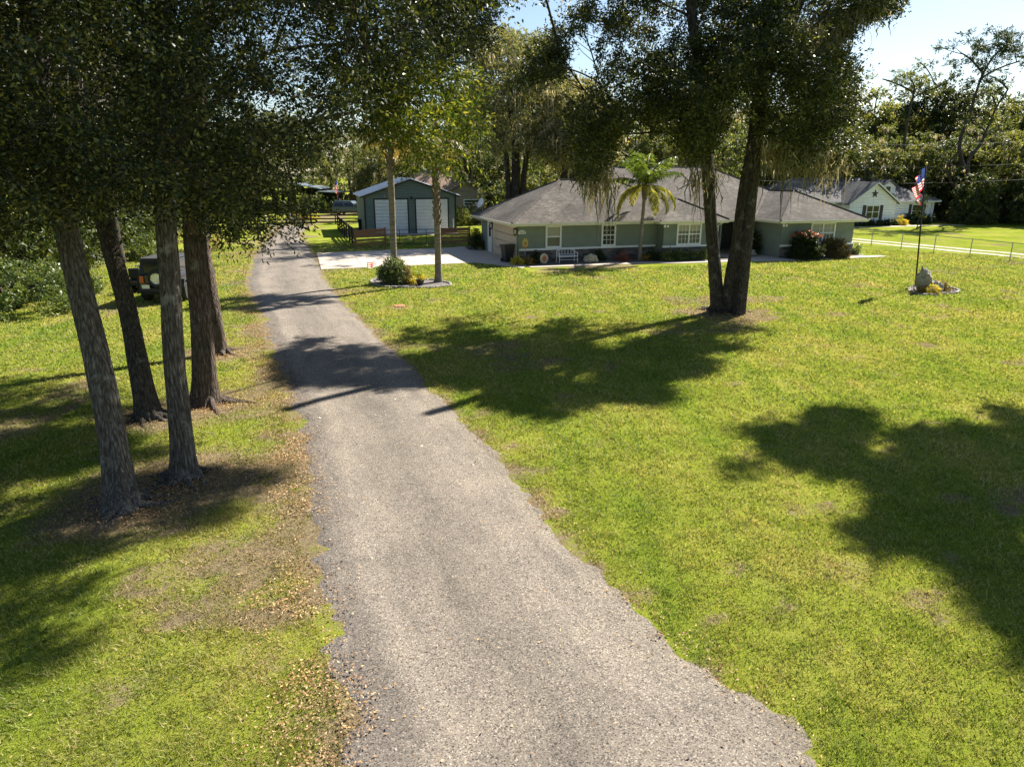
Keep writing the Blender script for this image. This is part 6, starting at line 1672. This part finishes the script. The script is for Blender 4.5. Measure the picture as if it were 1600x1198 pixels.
    hb(975, -0.9, 0.45, 0.55, 'leaf_red', 'pinkish flowering plant left of the slender palm', 94)
    hb(1006, -1.2, 0.3, 0.4, 'flower_orange', 'small orange plant right of the slender palm foot', 95)
    for k, px in enumerate((1020, 1042, 1060, 1080, 1098)):
        hb(px, -1.75 if px > 1030 else -1.2, 0.5, 0.62, 'leaf_shrub' if k else 'leaf_dark', ['dark low shrub right of the slender palm', 'green shrub under the left corner of the bay window', 'green shrub under the bay window, second from the left corner', 'green shrub under the bay window, third from the left corner', 'green shrub at the right end of the bay window bed'][k], 100 + k, 34, 0.10, 0.24, 'shrub', 'shrub', 60)
    c = HW(upx(1258, -3.55, 0.6), -3.55); bush((c[0], c[1]), 1.02, 1.6, 220, 120, 'leaf_dark', 'large dark hedge bush with pink new growth before the right wing', 'hedge_bush', 'bush', 0.1, 110, None, 0.3)
    o = [q for q in bpy.data.objects if q.get('label') == 'large dark hedge bush with pink new growth before the right wing'][0]
    rg2 = np.random.default_rng(6); a = rg2.uniform(0, 6.28, 46); rr_ = rg2.uniform(0, 0.95, 46); cs = np.stack([rr_ * np.cos(a), rr_ * np.sin(a), 1.75 - 0.25 * rr_], 1)
    V, F = clump_leaves(cs, np.full(46, 0.16), 40, rg2, 0.08, 0.045, 6); q = mesh_obj('new_growth', V, F, MAT['leaf_red'], o); q['label'] = 'pink red new leaves on top'
    c = HW(upx(1302, -3.5, 0.5), -3.5); bush((c[0], c[1]), 0.85, 1.3, 160, 110, 'leaf_bronze', 'smaller bronze topped hedge bush right of the pink topped one', 'hedge_bush', 'bush', 0.1, 111, None, 0.3)
    p = HW(23.4, -2.3); bush((p[0], p[1]), 0.45, 0.8, 34, 60, 'leaf_shrub', 'small green shrub at the far right corner of the green house', 'shrub', 'shrub', 0.1, 112, None, 0.25)
    u = upx(1215, -0.2, 0.5); p = HW(16.55, -0.6); bush((p[0], p[1]), 0.5, 1.5, 40, 60, 'leaf_dark', 'dark pointed plant against the porch side wall', 'shrub', 'shrub', 0.12, 113, None, 0.25)
    p = HW(15.6, -1.4); rock('rock', 'pale grey boulder beside the porch walkway', (p[0], p[1], 0.0), 0.5, 0.35, 0.3, 21, 'rock')
    p = HW(upx(921, -1.1, 0.3), -1.1); rock('rock', 'large pale rounded boulder right of the white bench', (p[0], p[1], 0), 0.40, 0.3, 0.30, 22, 'rock_pale')
    p = HW(upx(930.5, -1.25, 0.3), -1.25); rock('rock', 'small pale rock leaning on the large boulder', (p[0], p[1], 0), 0.17, 0.16, 0.2, 23, 'rock_pale')
    # tan wreath ornament
    p = HW(upx(850, -1.0, 0.3), -1.0); t = thing('garden_ornament', 'tan ring shaped ornament standing in the bed left of the bench', 'ornament', p, HT)
    V = []; F = []; n1, n2 = 28, 10
    for i in range(n1):
        a = 2 * math.pi * i / n1
        for j in range(n2):
            b = 2 * math.pi * j / n2; q = 0.22 + (0.085 + 0.012 * math.sin(i * 2.3)) * math.cos(b); V.append((q * math.cos(a) * 0.9, 0.08 * math.sin(b), 0.33 + q * math.sin(a) * 1.1))
    for i in range(n1):
        for j in range(n2): F.append([i * n2 + j, ((i + 1) % n1) * n2 + j, ((i + 1) % n1) * n2 + (j + 1) % n2, i * n2 + (j + 1) % n2])
    mesh_obj('ring', V, F, MAT['rock_pale'], t, smooth=True); m = MB(); m.lathe([(0.18, -0.03), (0.19, 0), (0.18, 0.03)], (0, 0, 0.33), 16, 'y'); m.build('disc', MAT['terracotta'], t)
    # metal sunflower on a stake
    p = HW(upx(820.5, -0.5, 1.2), -0.5); t = thing('garden_stake', 'tall garden stake with a red and yellow flower head before the green wall', 'ornament', p, HT)
    m = MB(); m.tube([(0, 0, 0), (0.01, 0, 0.9)], 0.018, 6); m.build('stake', MAT['metal_grey'], t)
    m = MB()
    for k in range(10):
        a = k * math.pi / 5; c, s = math.cos(a), math.sin(a); m.face([(0.05 * c, -0.02, 1.25 + 0.05 * s), (0.16 * c - 0.05 * s, -0.03, 1.25 + 0.2 * s + 0.05 * c), (0.24 * c, -0.02, 1.25 + 0.34 * s), (0.16 * c + 0.05 * s, -0.03, 1.25 + 0.2 * s - 0.05 * c)])
    m.build('petals', MAT['gold'], t); m = MB(); m.lathe([(0.02, -0.05), (0.08, -0.04), (0.09, 0), (0.02, 0.02)], (0, 0, 1.2), 12, 'y'); m.lathe([(0.02, -0.05), (0.09, -0.04), (0.09, 0), (0.02, 0.02)], (0, 0, 0.98), 12, 'y'); m.build('centre', MAT['terracotta'], t)
    # wall-side plants near the garage back corner
    p = HW(-0.5, 8.3); bush((p[0], p[1]), 0.6, 1.1, 40, 60, 'leaf_dark', 'dark shrub at the back corner of the garage wall', 'shrub', 'shrub', 0.12, 120, None, 0.3)
    c = G(742, 380); bush((c[0], c[1] + 1), 0.7, 1.0, 34, 50, 'leaf_yellow', 'golden yellow shrub at the end of the right fence panel', 'shrub', 'shrub', 0.12, 121, None, 0.3)
    # planting between shed and garage
    for k, (px, py, r_, h, lf) in enumerate(((722, 352, 1.5, 1.6, 'leaf_mid'), (745, 350, 2.0, 2.4, 'leaf_dark'), (712, 345, 1.6, 1.5, 'leaf_dark'))):
        c = G(px, py); bush((c[0], c[1]), r_, h, 60, 80, lf, ['leafy green shrub right of the shed', 'large dark shrub behind the garage corner', 'dark shrub under the window of the tan house'][k], 'shrub', 'shrub', 0.16, 130 + k, None, 0.5)
    # orange flower row before the far gate
    for k in range(7):
        c = G(446 + k * 6.2, 346 - (k % 2)); bush((c[0], c[1] + 2), 0.55, 0.6, 20, 40, 'flower_orange' if k % 3 else 'leaf_yellow', 'low orange and yellow flowering shrub in the row behind the far gate', 'flowering_shrub', 'shrub', 0.14, 140 + k, 'flowering shrubs behind the far gate', 0.4)
    for k, (px, Y, s) in enumerate(((497, 100, 1.5), (470, 99, 1.8), (552, 104, 2.4), (520, 100, 1.0))):
        bush(((px - 800) / FPX * Y * CP, Y), s, s * 1.4, 60, 70, ['leaf_shrub', 'leaf_mid', 'leaf_bronze', 'leaf_shrub'][k], ['light green bush between the two far parked cars', 'bush at the left of the far carport', 'bronze crowned bush behind the left eave of the shed', 'small green bush at the foot of the brown far flagpole'][k], L=0.2, seed=150 + k, cr=0.6)
    # utility cover plate in lawn
    c = G(624, 478); o = MB().lathe([(0.02, 0.03), (0.24, 0.03), (0.25, 0.0)], (0, 0, 0), 18).build('utility_cover', MAT['terracotta']); o.location = (c[0], c[1], 0); props(o, 'small round brown utility cover set in the lawn by the driveway', 'cover')

def build_mossy_oaks():
    rg = np.random.default_rng(33)
    P = lambda l: [AD(*q) for q in l]
    S = [(735, 60), (870, 90), (905, 150), (962, 190), (955, 250), (880, 268), (835, 262), (760, 262), (735, 200)]
    Y = 63
    def mk(base_px, Yb, paths, rad, lab, seed, sil, box):
        rg = np.random.default_rng(seed)
        b = np.array([(base_px - 800) / FPX * (Yb * CP + CAMH * SP), Yb, -0.05])
        pts = [([b + [dx, 0, 0]] + P(p), r_) for dx, p, r_ in paths]
        cl = sample_clumps(480, box, sil, [[(-9e3, -9e3), (9e3, -9e3), (9e3, 9e3), (-9e3, 9e3)]], rg, mind=40)
        an = cl[rg.choice(len(cl), 150)]; an = an + rg.normal(0, 0.5, an.shape)
        near_tree('live_oak', lab, b, pts, cl, leaf='leaf_mossy', bark='bark_dark', seed=seed, per=110, crad=1.0, L=0.24, Wd=0.13, flare=0.3, limbs=18,
                  moss=(an, rg.uniform(0.8, 2.8, len(an)), 9, 0.075, 0.55), n=16, minh=2.5)
    leafmat('leaf_mossy', [(0.10, 0.12, 0.07), (0.19, 0.19, 0.12), (0.30, 0.28, 0.19), (0.42, 0.38, 0.28)], 0.35, 0.7, spec=0.1)
    mk(806, 64, [(0, [(805, 230, 64), (800, 190, 64), (795, 120, 64)], (0.5, 0.22)), (0.5, [(822, 250, 64), (850, 212, 64), (895, 190, 63)], (0.38, 0.12)), (-0.5, [(790, 240, 64), (765, 190, 64), (745, 150, 63)], (0.35, 0.12))], 0.5,
       'sprawling live oak hung with grey moss behind the garage roof', 41, [[(735, 40), (860, 60), (880, 130), (890, 215), (860, 250), (820, 235), (760, 235), (738, 200)]], (-6, 8, 58, 72, 5, 19))
    mk(868, 63, [(0, [(885, 255, 63), (905, 232, 63), (925, 190, 63), (938, 150, 63)], (0.42, 0.16)), (0.6, [(900, 255, 63), (930, 235, 62), (965, 210, 61)], (0.36, 0.12))], 0.5,
       'leaning grey limbed live oak full of moss rising behind the main roof', 42, [[(862, 130), (905, 120), (965, 170), (965, 240), (930, 262), (880, 255), (850, 240)]], (2, 12, 58, 70, 5, 15))

def build_misc():
    b = G(1430, 448); build_flag((b[0], b[1], 0), (-0.42, 0, 0), 'tall black flagpole on the right lawn flying a drooping red white and blue flag', 5.7)
    b2 = np.array([(527 - 800) / FPX * 97 * CP, 97.0, 0]); t = build_flag(tuple(b2), (-0.1, 0, 0), 'distant flagpole with a small drooping flag at the far carport', 4.4)
    # power lines
    for k, (z0, z1) in enumerate(((213, 206), (249, 240), (274, 265))):
        a = AD(1150, z0 + 6, 77); c = AD(1800, z1, 70); pts = []
        for i in range(25):
            q = i / 24; p = a + (c - a) * q; p[2] -= 0.8 * 4 * q * (1 - q); pts.append(p)
        m = MB(); m.tube(pts, 0.009, 4); o = m.build('power_line', MAT['wire']); props(o, ['topmost thin power line crossing before the right hand wood', 'middle thin power line crossing before the right hand wood', 'lowest thin power line, just above the flag top'][k], 'power line')
def build_light():
    w = bpy.data.worlds.new('World'); scene.world = w; w.use_nodes = True; nt = w.node_tree
    sky = nt.nodes.new('ShaderNodeTexSky'); sky.sky_type = 'NISHITA'; sky.sun_disc = False
    sky.sun_elevation = SUN_EL; sky.sun_rotation = SUN_AZ
    sky.air_density = 1.0; sky.dust_density = 0.4; sky.ozone_density = 1.4
    bg = nt.nodes['Background']; bg.inputs['Strength'].default_value = 0.05
    nt.links.new(sky.outputs[0], bg.inputs['Color'])
    l = bpy.data.lights.new('sun', 'SUN'); l.energy = 5.0; l.angle = R(0.55); l.color = (1.0, 0.93, 0.82)
    o = bpy.data.objects.new('sun', l); COL.objects.link(o)
    o.rotation_euler = Vector(tuple(SUN_DIR)).to_track_quat('Z', 'Y').to_euler()
    c = bpy.data.cameras.new('camera'); c.sensor_fit = 'HORIZONTAL'; c.sensor_width = 36; c.lens = 36 * FPX / W0
    c.clip_end = 3000; c.clip_start = 0.05
    co = bpy.data.objects.new('camera', c); COL.objects.link(co); co.location = (0, 0, CAMH); co.rotation_euler = (math.pi / 2 - PITCH, 0, 0)
    scene.camera = co
    vs = scene.view_settings; vs.view_transform = 'Standard'; vs.look = 'None'; vs.gamma = 1; vs.exposure = 1.55; vs.use_curve_mapping = False
    scene.render.engine = 'CYCLES'
    scene.cycles.sample_clamp_indirect = 6; scene.cycles.max_bounces = 6; scene.cycles.transparent_max_bounces = 8

build_light()
build_forest()
build_near_trees()
pb, fb = build_ground()
build_house()
build_shed()
build_neighbours()
build_fences()
build_vehicles()
build_palms()
build_garden(pb, fb)
build_mossy_oaks()
build_misc()
